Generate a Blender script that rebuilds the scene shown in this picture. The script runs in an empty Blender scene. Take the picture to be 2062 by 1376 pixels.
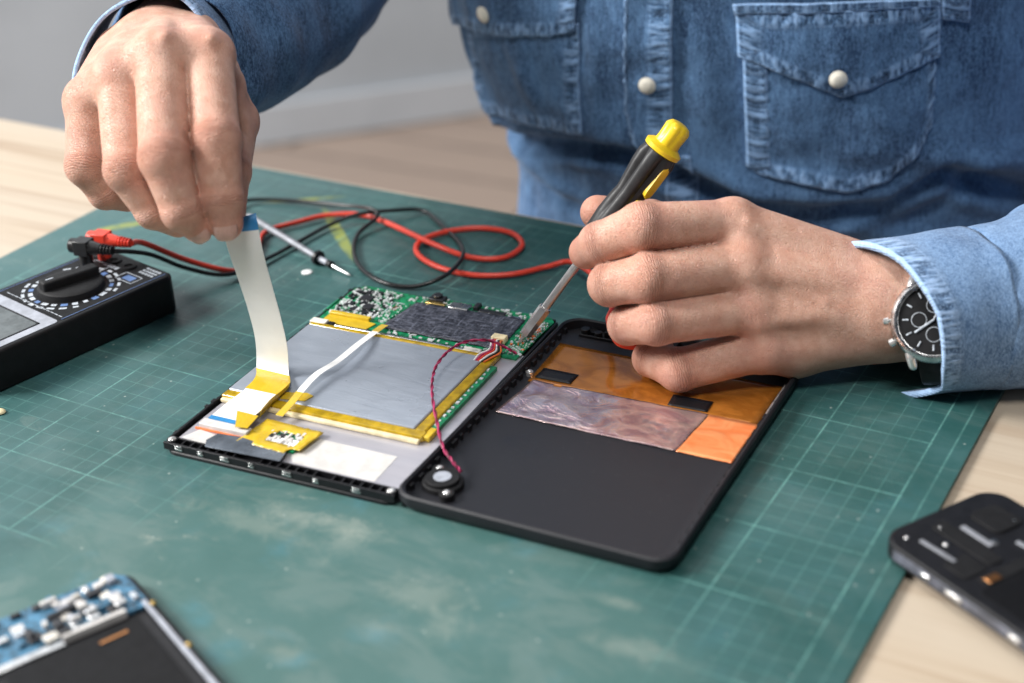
import bpy, bmesh, math, random
import numpy as np
from mathutils import Vector, Matrix, noise
random.seed(7); np.random.seed(7)
SC = bpy.context.scene
COL = SC.collection
S = 0.01                                   # everything below is measured in centimetres

# ------------------------------------------------------------------ camera
FPX, PIT, ROLL, CH = 3041.0, .484, -.044, 38.5
_cp, _sp = math.cos(PIT), math.sin(PIT)
CF = np.array([0, _cp, -_sp]); _r = np.array([1., 0, 0]); _u = np.cross(_r, CF)
_cr, _sr = math.cos(ROLL), math.sin(ROLL)
CR = _cr*_r + _sr*_u; CU = -_sr*_r + _cr*_u
CC = np.array([0, 0, CH])
def ray(x, y): return CF + CR*(x-1031)/FPX - CU*(y-688)/FPX
def P(x, y, z=0., Y=None):                 # measured point of the photograph -> place on a level (or upright) plane
    d = ray(x, y); t = (z-CH)/d[2] if Y is None else Y/d[1]
    return CC + d*t
def D(x, y, d): return CC + ray(x, y)*d    # ... at a distance along the view
cam = bpy.data.objects.new('camera', bpy.data.cameras.new('camera')); COL.objects.link(cam)
cam.matrix_world = Matrix(((CR[0], CU[0], -CF[0], 0), (CR[1], CU[1], -CF[1], 0), (CR[2], CU[2], -CF[2], CH*S), (0, 0, 0, 1)))
cam.data.lens = 36*FPX/2062; cam.data.clip_start = .02; cam.data.clip_end = 60
cam.data.dof.use_dof = True; cam.data.dof.focus_distance = .79; cam.data.dof.aperture_fstop = 4.7
SC.camera = cam
# ------------------------------------------------------------------ light
W = bpy.data.worlds.new('World'); SC.world = W; W.use_nodes = True
W.node_tree.nodes['Background'].inputs[0].default_value = (.80, .88, 1, 1)
W.node_tree.nodes['Background'].inputs[1].default_value = .11
def area(name, loc, to, size, power, col):
    l = bpy.data.lights.new(name, 'AREA'); l.shape = 'RECTANGLE'; l.size, l.size_y = size; l.energy = power; l.color = col
    o = bpy.data.objects.new(name, l); COL.objects.link(o); o.location = Vector(loc)*S
    o.rotation_euler = (Vector(to)-Vector(loc)).to_track_quat('-Z', 'Y').to_euler()
area('window_light', (-300, 85, 205), (0, 78, 5), (1.4, 1.2), 262, (1, .985, .96))
area('front_light', (-15, -22, 180), (-5, 85, 5), (.45, .4), 20, (1, .985, .96))
area('far_window', (-60, 262, 175), (0, 85, 0), (2.2, 1.4), 16, (.95, .98, 1))
area('ceiling_light', (-35, 130, 200), (0, 80, 0), (1.2, 1.0), 5, (1, .98, .95))
SC.view_settings.view_transform = 'Standard'; SC.view_settings.look = 'None'; SC.view_settings.exposure = 0; SC.view_settings.gamma = 1
SC.render.engine = 'CYCLES'

# ------------------------------------------------------------------ materials
class N:
    def __init__(s, name):
        s.m = bpy.data.materials.new(name); s.m.use_nodes = True; s.t = s.m.node_tree
        s.b = s.t.nodes['Principled BSDF']
    def n(s, typ, **k):
        x = s.t.nodes.new(typ)
        for a, v in k.items(): setattr(x, a, v)
        return x
    def l(s, a, b): s.t.links.new(a, b)
    def put(s, sock, v):
        if hasattr(v, 'is_output'): s.l(v, sock)
        else:
            if isinstance(v, tuple) and len(v) == 3 and sock.type == 'RGBA': v = v+(1,)
            sock.default_value = v
    def math(s, op, a, b=0., c=0., clamp=False):
        x = s.n('ShaderNodeMath', operation=op, use_clamp=clamp)
        for i, v in enumerate((a, b, c)): s.put(x.inputs[i], v)
        return x.outputs[0]
    def mix(s, f, a, b, mode='MIX'):
        x = s.n('ShaderNodeMix', data_type='RGBA', blend_type=mode)
        s.put(x.inputs[0], f); s.put(x.inputs[6], a); s.put(x.inputs[7], b); return x.outputs[2]
    def obj(s):
        x = s.n('ShaderNodeTexCoord'); m = s.n('ShaderNodeVectorMath', operation='SCALE'); s.l(x.outputs['Object'], m.inputs[0]); m.inputs[3].default_value = 100
        return m.outputs[0]                # object coordinates in cm
    def vscale(s, v, sc, rot=0):
        m = s.n('ShaderNodeMapping'); s.put(m.inputs[0], v); m.inputs[3].default_value = sc; m.inputs[2].default_value = (0, 0, rot); return m.outputs[0]
    def noise(s, v, scale, detail=3, rough=.5, dist=0):
        x = s.n('ShaderNodeTexNoise'); s.put(x.inputs['Vector'], v); x.inputs['Scale'].default_value = scale; x.inputs['Detail'].default_value = detail
        x.inputs['Roughness'].default_value = rough; x.inputs['Distortion'].default_value = dist; return x.outputs[0]
    def ramp(s, f, lo, hi, a=0., b=1.):
        x = s.n('ShaderNodeMapRange', interpolation_type='SMOOTHSTEP'); s.put(x.inputs[0], f)
        for i, v in enumerate((lo, hi, a, b)): x.inputs[1+i].default_value = v
        return x.outputs[0]
    def attr(s, name): return s.n('ShaderNodeAttribute', attribute_name=name).outputs['Fac']
    def bump(s, h, strength=.3, dist=.0005):
        x = s.n('ShaderNodeBump'); s.put(x.inputs['Height'], h); x.inputs['Strength'].default_value = strength; x.inputs['Distance'].default_value = dist
        s.l(x.outputs[0], s.b.inputs['Normal'])
    def set(s, **k):
        nm = dict(col='Base Color', rough='Roughness', metal='Metallic', spec='Specular IOR Level', alpha='Alpha', trans='Transmission Weight', sss='Subsurface Weight', coat='Coat Weight', crough='Coat Roughness', sheen='Sheen Weight', ior='IOR')
        for a, v in k.items(): s.put(s.b.inputs[nm[a]], v)
        return s
def simple(name, col, rough=.5, metal=0., spec=.5, var=.12, nscale=1.5, bump=0., bscale=20, **k):
    """plain stuff with a little mottling, smudging and surface grain"""
    q = N(name); v = q.obj()
    n1 = q.noise(v, nscale, 4, .6)
    dark = tuple(c*(1-var*1.6) for c in col); lite = tuple(min(1, c*(1+var*1.6)) for c in col)
    q.set(col=q.mix(q.ramp(n1, .3, .7), dark, lite), metal=metal, spec=spec, **k)
    q.set(rough=q.math('ADD', q.math('MULTIPLY', q.math('SUBTRACT', q.noise(v, nscale*2.3, 3), .5), .3), rough, clamp=True))
    if bump: q.bump(q.noise(v, bscale, 4, .6), bump, .0003)
    return q.m
M = {}
M['black'] = simple('black_plastic', (.008, .008, .010), .42, spec=.35, bump=.15)
M['blacksoft'] = simple('black_rubber', (.010, .010, .011), .6, spec=.25, bump=.2)
def mat_cover():
    q = N('dark_moulded_plastic'); v = q.obj()
    sc = q.math('MAXIMUM', q.ramp(q.noise(q.vscale(v, (.12, 5, 1), .2), 1.1, 5, .8), .66, .74), q.ramp(q.noise(q.vscale(v, (5, .15, 1), -.3), 1.1, 5, .8), .67, .74))
    sm_ = q.ramp(q.noise(v, .45, 5, .65, .5), .5, .75)
    d_ = q.n('ShaderNodeTexVoronoi'); q.l(v, d_.inputs[0]); d_.inputs['Scale'].default_value = 1.7
    c = q.mix(q.math('MULTIPLY', sc, .35), (.016, .0165, .021), (.075, .078, .088)); c = q.mix(q.ramp(d_.outputs[0], .03, .07, .5, 0), c, (.16, .16, .16))
    q.set(col=c, spec=.35, rough=q.ramp(sm_, 0, 1, .50, .36)); q.bump(q.math('ADD', q.noise(v, 40, 3), q.math('MULTIPLY', sc, -.8)), .25, .0003); return q.m
M['cover'] = mat_cover()
M['coverrim'] = simple('black_edge_plastic', (.012, .012, .014), .4, spec=.35, bump=.2, bscale=30)
M['metal'] = simple('bare_metal', (.62, .62, .62), .28, 1., bump=.1)
M['steel'] = simple('polished_steel', (.74, .73, .72), .2, .7, var=.05)
M['gold'] = simple('gold_contacts', (.75, .52, .18), .3, 1.)
M['copper'] = simple('bare_copper', (.55, .25, .10), .35, 1.)
M['yellow'] = simple('yellow_plastic', (.80, .55, .02), .35, var=.06)
M['red'] = simple('red_rubber_cable', (.72, .055, .030), .38, var=.06)
M['cableblack'] = simple('black_rubber_cable', (.012, .012, .013), .33)
M['cream'] = simple('cream_foam', (.80, .68, .42), .5)
M['foam'] = simple('pale_foam', (.66, .63, .57), .6)
M['tapedark'] = simple('amber_edge_tape', (.42, .27, .008), .18, var=.2, spec=.7, coat=.5)
M['white'] = simple('white_film', (.86, .86, .85), .42, var=.02, nscale=.6)
M['whiteplate'] = simple('pale_plate', (.60, .58, .56), .42, var=.06, bump=.1)
M['blue'] = simple('blue_film', (.03, .22, .50), .4)
M['pcb'] = simple('green_circuit_board', (.004, .19, .075), .35, var=.3, nscale=3)
M['pcbblue'] = simple('blue_circuit_board', (.045, .14, .23), .4, var=.4, nscale=3)
M['chip'] = simple('black_chip', (.018, .018, .022), .35)
M['solder'] = simple('solder', (.72, .74, .74), .3, .25)
M['purple'] = simple('crimson_wire', (.20, .008, .045), .45)
M['purplelite'] = simple('pink_wire', (.45, .03, .12), .45)
M['orange'] = simple('orange_wire', (.75, .16, .03), .45)
M['nailm'] = simple('fingernail', (.64, .37, .30), .3, var=.06, sss=.1)
M['pearl'] = simple('pearl_button', (.80, .76, .66), .22, var=.04, coat=.4)
M['glassdark'] = simple('black_watch_dial', (.005, .005, .006), .5, spec=.2)
M['lumen'] = simple('pale_markings', (.46, .50, .55), .5, var=.2, nscale=8)
M['bluemark'] = simple('blue_markings', (.10, .18, .38), .5)
M['grey'] = simple('grey_plastic', (.33, .35, .40), .4)
M['sideband'] = simple('worn_grey_band', (.09, .095, .12), .5, var=.3, nscale=1.2)
M['hair'] = simple('dark_body_hair', (.05, .025, .015), .5)
M['sideband2'] = simple('dull_metal', (.26, .27, .30), .5, .3)
M['greydark'] = simple('dark_grey_film', (.13, .15, .18), .25, .3, nscale=.6, var=.25)
M['lcd'] = simple('unlit_display', (.10, .115, .12), .15)
M['meter'] = simple('black_meter_housing', (.006, .006, .007), .5, spec=.25, bump=.15)
M['grip'] = simple('dark_grey_rubber', (.018, .018, .020), .5, bump=.1)
M['wallm'] = simple('grey_wall_paint', (.43, .465, .505), .8, var=.05, nscale=.02)
M['base'] = simple('pale_skirting', (.50, .53, .57), .5, var=.04, nscale=.03)

def mat_plate():      # the silver back plate of a display
    q = N('silver_plate'); v = q.obj()
    q.set(col=q.mix(q.noise(q.vscale(v, (.3, 2, 1)), .8, 4), (.42, .41, .46), (.60, .58, .62)), metal=.55, rough=q.ramp(q.noise(v, .8), .2, .8, .28, .48))
    q.bump(q.noise(v, .5, 2), .25, .001); return q.m
M['plate'] = mat_plate()
def mat_batt():
    q = N('battery_pouch'); v = q.obj()
    wr = q.noise(q.vscale(v, (.35, 1.6, 1), .1), 1.1, 5, .6, .6)
    q.set(col=q.mix(wr, (.30, .34, .40), (.43, .47, .54)), metal=.35, rough=q.ramp(q.noise(v, .5), .2, .8, .24, .42))
    q.bump(wr, .35, .0008); return q.m
M['batt'] = mat_batt()
def mat_tape():
    q = N('yellow_polyimide_tape'); v = q.obj()
    q.set(col=q.mix(q.noise(v, 1.2, 4), (.52, .33, .010), (.85, .60, .05)), rough=.2, spec=.6, alpha=.86)
    q.bump(q.noise(v, 2.5, 3, .6, .8), .5, .0008); return q.m
M['tape'] = mat_tape()
def mat_film(name, a, b, metal, rough, bs):
    q = N(name); v = q.obj(); w = q.noise(q.vscale(v, (.6, 1, 1), .5), .9, 5, .6, 1.2)
    q.set(col=q.mix(q.ramp(w, .35, .65), a, b), metal=metal, rough=rough, coat=.5, crough=.08)
    q.bump(w, bs, .003); return q.m
M['amber'] = mat_film('amber_film', (.40, .14, .02), (.60, .225, .035), .45, .13, .10)
M['mauve'] = mat_film('coppery_mauve_foil', (.50, .33, .37), (.86, .66, .62), .75, .15, .34)
M['foilreflect'] = mat_film('copper_foil_reflection', (.95, .26, .08), (1.0, .38, .15), .3, .28, .25)  # orange reflected by the foil, given as its colour
def mat_sheet():
    q = N('scratched_black_tape'); v = q.obj()
    sc1 = q.ramp(q.noise(q.vscale(v, (.5, 6, 1), .25), 2.6, 6, .85), .50, .60); sc2 = q.ramp(q.noise(q.vscale(v, (5, .4, 1), .5), 2.6, 6, .85), .52, .62)
    sc = q.math('MAXIMUM', sc1, sc2)
    q.set(col=q.mix(q.math('MULTIPLY', sc, .8), (.010, .011, .020), (.26, .28, .36)), rough=.35)
    q.bump(sc, .4, .0003); return q.m
M['sheet'] = mat_sheet()

def mat_wood():
    q = N('pale_pine'); v = q.obj()
    st = q.vscale(v, (.018, .55, .3))
    rings = q.noise(st, 1., 6, .62, .8); fine = q.noise(q.vscale(v, (.12, 6, 2)), 1.2, 3, .6)
    broad = q.noise(q.vscale(v, (.01, .12, 1)), 1., 2)
    c = q.mix(q.ramp(rings, .46, .72), (.50, .41, .31), (.31, .205, .13))
    c = q.mix(q.math('MULTIPLY', q.ramp(fine, .35, .75), .35), c, (.40, .31, .22))
    c = q.mix(q.ramp(broad, .35, .65, 0, .5), c, (.50, .435, .355))
    q.set(col=c, rough=.48); q.bump(fine, .15, .0004); return q.m
M['wood'] = mat_wood()
def mat_floor():
    q = N('brown_floorboards'); v = q.obj()
    b = q.n('ShaderNodeTexBrick'); q.l(q.vscale(v, (.01, .01, .01), .5), b.inputs[0]); b.inputs['Scale'].default_value = 1.
    b.inputs['Color1'].default_value = (.36, .275, .225, 1); b.inputs['Color2'].default_value = (.46, .35, .28, 1); b.inputs['Mortar'].default_value = (.10, .075, .06, 1)
    b.inputs['Mortar Size'].default_value = .006; b.inputs['Brick Width'].default_value = 1.3; b.inputs['Row Height'].default_value = .16
    q.set(col=q.mix(q.ramp(q.noise(q.vscale(v, (.01, .15, 1), .5), 1, 5), .3, .7, 0, .6), b.outputs[0], (.28, .215, .18)), rough=.4); return q.m
M['floor'] = mat_floor()

def mat_mat():
    """green cutting mat: 1 cm grid, stronger every 5 cm, rubbed off and stained by use"""
    q = N('green_cutting_mat'); v = q.obj()
    sp = q.n('ShaderNodeSeparateXYZ'); q.l(v, sp.inputs[0]); X, Y = sp.outputs[0], sp.outputs[1]
    def lines(c, per, w):
        f = q.math('MODULO', q.math('ADD', c, 500+per*.5), per); d = q.math('ABSOLUTE', q.math('SUBTRACT', f, per*.5))
        return q.ramp(d, w*.5, w, 1, 0)
    minor = q.math('MAXIMUM', lines(X, 1, .035), lines(Y, 1, .035)); major = q.math('MAXIMUM', lines(X, 5, .06), lines(Y, 5, .06))
    inx = q.math('MULTIPLY', q.math('LESS_THAN', X, 5.1), q.math('GREATER_THAN', X, -50.1)); iny = q.math('MULTIPLY', q.math('LESS_THAN', Y, 20.1), q.math('GREATER_THAN', Y, -20.1))
    ins = q.math('MULTIPLY', inx, iny)
    border = q.ramp(q.math('ABSOLUTE', q.math('SUBTRACT', X, 6.05)), .03, .07, 1, 0)
    ln = q.math('MAXIMUM', q.math('MULTIPLY', q.math('MAXIMUM', q.math('MULTIPLY', minor, .42), q.math('MULTIPLY', major, .85)), ins), q.math('MULTIPLY', border, .6))
    # the print is rubbed away over the middle and front, where one works
    wear = q.noise(v, .085, 4, .6)
    dist = q.n('ShaderNodeVectorMath', operation='DISTANCE'); q.l(q.vscale(v, (1, 1, 0)), dist.inputs[0]); dist.inputs[1].default_value = (-13, -25, 0)
    gone = q.ramp(q.math('ADD', dist.outputs['Value'], q.math('MULTIPLY', wear, 12)), 19, 26, 0, 1)
    patch = q.ramp(q.noise(v, .35, 4, .7), .38, .60, .35, 1)
    ln = q.math('MULTIPLY', ln, q.math('MULTIPLY', gone, patch))
    ln = q.math('MULTIPLY', ln, q.ramp(q.noise(v, 2.6, 3, .7), .3, .55, .45, 1))
    tone = q.noise(v, .16, 5, .65, .4)
    c = q.mix(q.ramp(tone, .34, .68), (.020, .078, .074), (.040, .112, .112))
    c = q.mix(q.ramp(gone, 0, 1, .62, 0), c, (.066, .146, .134))
    sheen_tint = q.ramp(q.math('ADD', X, q.math('MULTIPLY', q.noise(v, .08, 3), 16)), -48, -18, .45, 0)  # sheen on the left part of the mat, painted into its colour
    c = q.mix(sheen_tint, c, (.075, .165, .170))
    rub = q.ramp(q.noise(q.vscale(v, (.8, 1.5, 1), .35), .20, 7, .72, .6), .46, .62)
    c = q.mix(q.math('MULTIPLY', rub, q.ramp(gone, 0, 1, .34, .14)), c, (.15, .205, .19))
    blot = q.ramp(q.noise(q.vscale(v, (.5, 1.4, 1), -.2), .42, 7, .75, .8), .60, .72)       # dried glue and flux
    c = q.mix(q.math('MULTIPLY', blot, q.ramp(gone, 0, 1, .40, .10)), c, (.34, .36, .31))
    for (sx, sy), (rx, ry) in [((-20.49, -14.67), (2.6, 0.75)), ((-19.01, -13.29), (1.6, 0.8)), ((-16.39, -13.1), (2.2, 0.6)), ((-15.53, -13.95), (0.9, 1.3)), ((-10.56, -15.66), (1.6, 1.1)), ((-10.95, -18.42), (.7, .5)), ((-8.51, -17.02), (0.8, 0.9)), ((-2.85, -12.58), (.8, .3)), ((-13.19, -21.44), (.9, .5)), ((-1.04, -15.01), (1.8, 0.6))]:          # dried-on smears
        m_ = q.n('ShaderNodeMapping'); q.l(v, m_.inputs[0]); m_.inputs[1].default_value = (-sx/rx, -sy/ry, 0); m_.inputs[3].default_value = (1/rx, 1/ry, 0)
        L_ = q.n('ShaderNodeVectorMath', operation='LENGTH'); q.l(m_.outputs[0], L_.inputs[0])
        e = q.math('ADD', L_.outputs['Value'], q.math('MULTIPLY', q.math('SUBTRACT', q.noise(v, .9, 7, .75, .6), .5), 3.6))
        c = q.mix(q.ramp(e, .1, 1.6, .2, 0), c, (.40, .41, .35))
    blue = q.ramp(q.noise(q.vscale(v, (1, 1, 1)), .3, 3, .6), .55, .8, 0, .5)
    c = q.mix(q.math('MULTIPLY', blue, q.ramp(gone, 0, 1, 1, .3)), c, (.05, .19, .24))
    scr = q.math('MAXIMUM', q.ramp(q.noise(q.vscale(v, (.06, 4.5, 1), .6), 1.2, 5, .8), .64, .72), q.ramp(q.noise(q.vscale(v, (4.5, .07, 1), .3), 1.2, 5, .8), .65, .72))
    c = q.mix(q.math('MULTIPLY', scr, .5), c, (.17, .27, .25))
    spk = q.n('ShaderNodeTexVoronoi'); q.l(v, spk.inputs[0]); spk.inputs['Scale'].default_value = .9
    c = q.mix(q.ramp(spk.outputs[0], .04, .08, .5, 0), c, (.40, .45, .42))
    # faded yellow angle lines of the print
    for (sx, sy, rx, ry, an) in [(-35.62, 13.88, 4.93, 0.45, -0.743), (-49.38, 9.03, 2.6, 0.5, 0.913), (-41.13, 17.56, 3.01, 0.3, 0.638)]:
        m_ = q.n('ShaderNodeMapping', vector_type='TEXTURE'); q.l(v, m_.inputs[0]); m_.inputs[1].default_value = (sx, sy, 0); m_.inputs[2].default_value = (0, 0, an); m_.inputs[3].default_value = (rx, ry, 1e6)
        L_ = q.n('ShaderNodeVectorMath', operation='LENGTH'); q.l(m_.outputs[0], L_.inputs[0])
        c = q.mix(q.math('MULTIPLY', q.ramp(L_.outputs['Value'], .6, 1.1, .6, 0), q.ramp(q.noise(v, 1.2, 4), .3, .6, .3, 1)), c, (.36, .38, .03))
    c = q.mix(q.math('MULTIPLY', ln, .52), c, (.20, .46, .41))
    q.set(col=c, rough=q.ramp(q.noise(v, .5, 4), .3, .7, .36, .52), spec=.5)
    q.bump(q.math('ADD', q.noise(v, 22, 2), q.math('MULTIPLY', scr, -1.)), .25, .0002); return q.m
M['mat'] = mat_mat()

def mat_skin():
    q = N('skin'); v = q.obj()
    kn, kx, vein = q.attr('kn'), q.attr('kx'), q.attr('redness')
    c = q.mix(q.ramp(q.noise(v, 1.1, 4, .6), .3, .7), (.76, .47, .36), (.63, .34, .245))
    c = q.mix(q.math('MULTIPLY', vein, .68), c, (.66, .245, .165))
    c = q.mix(q.ramp(q.noise(v, 5, 4, .7), .5, .8, 0, .35), c, (.50, .24, .18))
    c = q.mix(q.ramp(q.noise(v, .45, 3, .6), .45, .7, 0, .45), c, (.60, .30, .235))
    wv = q.math('SINE', q.math('ADD', q.math('MULTIPLY', kx, 26), q.math('MULTIPLY', q.noise(v, 2.2, 3), 9)))
    wv = q.math('MULTIPLY', q.math('POWER', q.math('ABSOLUTE', wv), .35), q.math('POWER', kn, .7))
    # (creases: their shading is also put into the colour)
    c = q.mix(q.math('MULTIPLY', q.math('SUBTRACT', q.math('POWER', q.ramp(kn, .1, .6), 1.), wv, clamp=True), .55), c, (.40, .16, .11))
    q.set(col=c, rough=q.ramp(q.noise(v, 6, 2), .3, .7, .40, .54), spec=.42, sss=.18)
    q.b.inputs['Subsurface Radius'].default_value = (1, .35, .2); q.b.inputs['Subsurface Scale'].default_value = .0035
    pore = q.n('ShaderNodeTexVoronoi', feature='DISTANCE_TO_EDGE'); q.l(q.vscale(v, (1, 1, 1)), pore.inputs[0]); pore.inputs['Scale'].default_value = 9
    h = q.math('ADD', q.math('MULTIPLY', wv, 2.0), q.math('ADD', q.math('MULTIPLY', q.ramp(pore.outputs[0], 0, .12), .5), q.math('MULTIPLY', q.noise(v, 14, 3), .25)))
    q.bump(h, .7, .0011); return q.m
M['skin'] = mat_skin()

def mat_denim(name, lite, dark, amt=1., tw=30):
    """washed denim; sd = cm from the nearest sewn edge, sa = cm along it (the wash leaves pale puckers there)"""
    q = N(name); v = q.obj(); sd, sa = q.attr('sd'), q.attr('sa')
    t1 = q.noise(q.vscale(v, (1, 1, .45)), .28, 5, .6, .3); t2 = q.noise(q.vscale(v, (3.4, 3.4, .55)), 1.5, 6, .72)
    c = q.mix(q.ramp(q.math('ADD', q.math('MULTIPLY', t1, .5), q.math('MULTIPLY', t2, .5)), .38, .62), dark, lite)
    sv = q.n('ShaderNodeCombineXYZ'); q.put(sv.inputs[0], q.math('MULTIPLY', sa, 3.1)); q.put(sv.inputs[1], q.math('MULTIPLY', sd, .8))
    pk = q.noise(sv.outputs[0], 1.15, 3, .6)
    band = q.ramp(sd, .55, 1.15, 1, 0)
    pale = tuple(min(1, x*1.5+.12) for x in lite); deep = tuple(x*.45 for x in dark)
    c = q.mix(q.math('MULTIPLY', q.math('MULTIPLY', q.ramp(pk, .46, .58), band), .95*amt), c, pale)
    c = q.mix(q.math('MULTIPLY', q.math('MULTIPLY', q.ramp(pk, .48, .38), band), .9*amt), c, deep)
    c = q.mix(q.ramp(sd, .05, .14, .8*amt, 0), c, tuple(min(1, x*1.25) for x in pale))
    def row(at):
        dd = q.ramp(q.math('ABSOLUTE', q.math('SUBTRACT', sd, at)), .02, .05, 1, 0)
        return q.math('MULTIPLY', dd, q.math('GREATER_THAN', q.math('SINE', q.math('MULTIPLY', sa, 22)), -.3))
    st = q.math('MAXIMUM', row(.26), row(.85)); c = q.mix(q.math('MULTIPLY', st, .45), c, pale)
    sp = q.n('ShaderNodeSeparateXYZ'); q.l(v, sp.inputs[0])
    tv = q.math('SINE', q.math('MULTIPLY', q.math('ADD', q.math('ADD', sp.outputs[0], sp.outputs[1]), q.math('MULTIPLY', sp.outputs[2], 1.5)), tw))
    fl = q.noise(q.vscale(v, (1, 1, .3)), 16, 3, .7)
    c = q.mix(q.math('MULTIPLY', q.ramp(fl, .42, .64), .55), c, tuple(min(1, x*1.6+.05) for x in lite))
    q.set(col=c, rough=.85, spec=.15, sheen=.15)
    h = q.math('ADD', q.math('MULTIPLY', tv, .12), q.math('ADD', q.math('MULTIPLY', fl, .4), q.math('ADD', q.math('MULTIPLY', q.math('MULTIPLY', pk, band), 3.2), q.math('MULTIPLY', q.noise(v, 1.2, 4), 1.2))))
    q.bump(h, .55, .0012); return q.m
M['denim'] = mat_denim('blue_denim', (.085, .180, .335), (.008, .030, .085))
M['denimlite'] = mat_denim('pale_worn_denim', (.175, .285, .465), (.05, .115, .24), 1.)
M['lining'] = mat_denim('denim_wrong_side', (.20, .25, .33), (.13, .17, .25), .3)

# ------------------------------------------------------------------ building helpers
class Thing:
    def __init__(s, name, label, cat, loc, rot=0., group=None):
        s.o = bpy.data.objects.new(name, None); COL.objects.link(s.o); s.o.empty_display_size = .02
        s.loc = np.array(loc, float); s.rot = math.radians(rot)
        s.o.location = Vector(s.loc)*S; s.o.rotation_euler = (0, 0, s.rot)
        s.o['label'] = label; s.o['category'] = cat
        if group: s.o['group'] = group
    def inv(s, p):                          # world cm -> local cm
        p = np.asarray(p, float)-s.loc; c, q = math.cos(s.rot), math.sin(s.rot)
        return np.stack([p[..., 0]*c+p[..., 1]*q, -p[..., 0]*q+p[..., 1]*c, p[..., 2]], -1)
def _mesh(name, V, Fc, mat, smooth):
    me = bpy.data.meshes.new(name); V = np.asarray(V, float)*S
    me.from_pydata(V.tolist(), [], [list(map(int, f)) for f in Fc]); me.validate(); me.update()
    for m in (mat if isinstance(mat, (list, tuple)) else [mat]): me.materials.append(M[m] if isinstance(m, str) else m)
    if smooth: me.polygons.foreach_set('use_smooth', [True]*len(me.polygons))
    return me
class B:
    """collects shapes into one mesh; coordinates in cm, local to the thing"""
    def __init__(s): s.V, s.F, s.MI = [], [], []; s.mi = 0
    def add(s, V, Fc):
        n = len(s.V); s.V += [tuple(map(float, v)) for v in V]; s.F += [tuple(i+n for i in f) for f in Fc]; s.MI += [s.mi]*len(Fc); return s
    def box(s, c, d, rz=0., tilt=0.):
        V = []
        ca, sa = math.cos(rz), math.sin(rz)
        for x in (-.5, .5):
            for y in (-.5, .5):
                for z in (-.5, .5):
                    X, Y, Z = x*d[0], y*d[1], z*d[2]
                    Z += X*tilt
                    V.append((c[0]+X*ca-Y*sa, c[1]+X*sa+Y*ca, c[2]+Z))
        return s.add(V, [(0, 1, 3, 2), (4, 6, 7, 5), (0, 4, 5, 1), (2, 3, 7, 6), (0, 2, 6, 4), (1, 5, 7, 3)])
    def bx(s, x0, x1, y0, y1, z0, z1): return s.box(((x0+x1)/2, (y0+y1)/2, (z0+z1)/2), (x1-x0, y1-y0, z1-z0))
    def prism(s, poly, z0, z1, ch=0.):
        n = len(poly); c = np.mean(np.array(poly), 0)
        def ins(a): return [(p[0]+(c[0]-p[0])*a/np.hypot(*(c-p)), p[1]+(c[1]-p[1])*a/np.hypot(*(c-p))) for p in np.array(poly)]
        rings = [(poly, z0)] + ([(poly, z1-ch), (ins(ch), z1)] if ch else [(poly, z1)])
        V = [(p[0], p[1], z) for q, z in rings for p in q]; Fc = [tuple(range(n))[::-1], tuple(range(len(V)-n, len(V)))]
        for k in range(len(rings)-1):
            for i in range(n): j = (i+1) % n; Fc.append((k*n+i, k*n+j, k*n+n+j, k*n+n+i))
        return s.add(V, Fc)
    def tube(s, path, r, n=12, cap=True, seg=None):
        path = np.array(path, float); m = len(path); rr = r if hasattr(r, '__len__') else [r]*m
        T = np.gradient(path, axis=0); T /= np.linalg.norm(T, axis=1)[:, None]+1e-9
        up = np.array([0, 0, 1.]) if abs(T[0][2]) < .9 else np.array([1., 0, 0]); V = []
        a = np.cross(T[0], up); a /= np.linalg.norm(a)
        for i in range(m):
            a = a-T[i]*(a@T[i]); a /= np.linalg.norm(a); b = np.cross(T[i], a)
            for k in range(n):
                t = 2*math.pi*k/n; V.append(path[i]+rr[i]*(math.cos(t)*a+math.sin(t)*b))
        Fc = [(i*n+k, i*n+(k+1) % n, (i+1)*n+(k+1) % n, (i+1)*n+k) for i in range(m-1) for k in range(n)]
        if cap: Fc += [tuple(range(n))[::-1], tuple(range((m-1)*n, m*n))]
        return s.add(V, Fc)
    def cyl(s, c, r, z0, z1, n=28): return s.tube([(c[0], c[1], z0), (c[0], c[1], z1)], r, n)
    def lathe(s, a, b, prof, n=32, lobes=0, depth=0):
        """prof: (t along a->b in cm, radius)"""
        a, b = np.array(a, float), np.array(b, float); ax = (b-a)/np.linalg.norm(b-a)
        u = np.cross(ax, (0, 0, 1.) if abs(ax[2]) < .9 else (0, 1., 0)); u /= np.linalg.norm(u); w = np.cross(ax, u); V = []
        for p in prof:
            t, r = p[0], p[1]; dp = p[2] if len(p) > 2 else 0
            for k in range(n):
                th = 2*math.pi*k/n; q = r*(1-dp*(.5+.5*math.cos(th*lobes))**4) if lobes else r
                V.append(a+ax*t+q*(math.cos(th)*u+math.sin(th)*w))
        m = len(prof); Fc = [(i*n+k, i*n+(k+1) % n, (i+1)*n+(k+1) % n, (i+1)*n+k) for i in range(m-1) for k in range(n)]
        Fc += [tuple(range(n))[::-1], tuple(range((m-1)*n, m*n))]
        return s.add(V, Fc)
    def ell(s, c, r, n=16, half=False):
        V = []; m = n//2; lo = 0 if half else -90
        for i in range(m+1):
            la = math.radians(lo+(90-lo)*i/m)
            for k in range(n):
                t = 2*math.pi*k/n; V.append((c[0]+r[0]*math.cos(la)*math.cos(t), c[1]+r[1]*math.cos(la)*math.sin(t), c[2]+r[2]*math.sin(la)))
        return s.add(V, [(i*n+k, i*n+(k+1) % n, (i+1)*n+(k+1) % n, (i+1)*n+k) for i in range(m) for k in range(n)]+[tuple(range(n))[::-1]])
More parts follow.
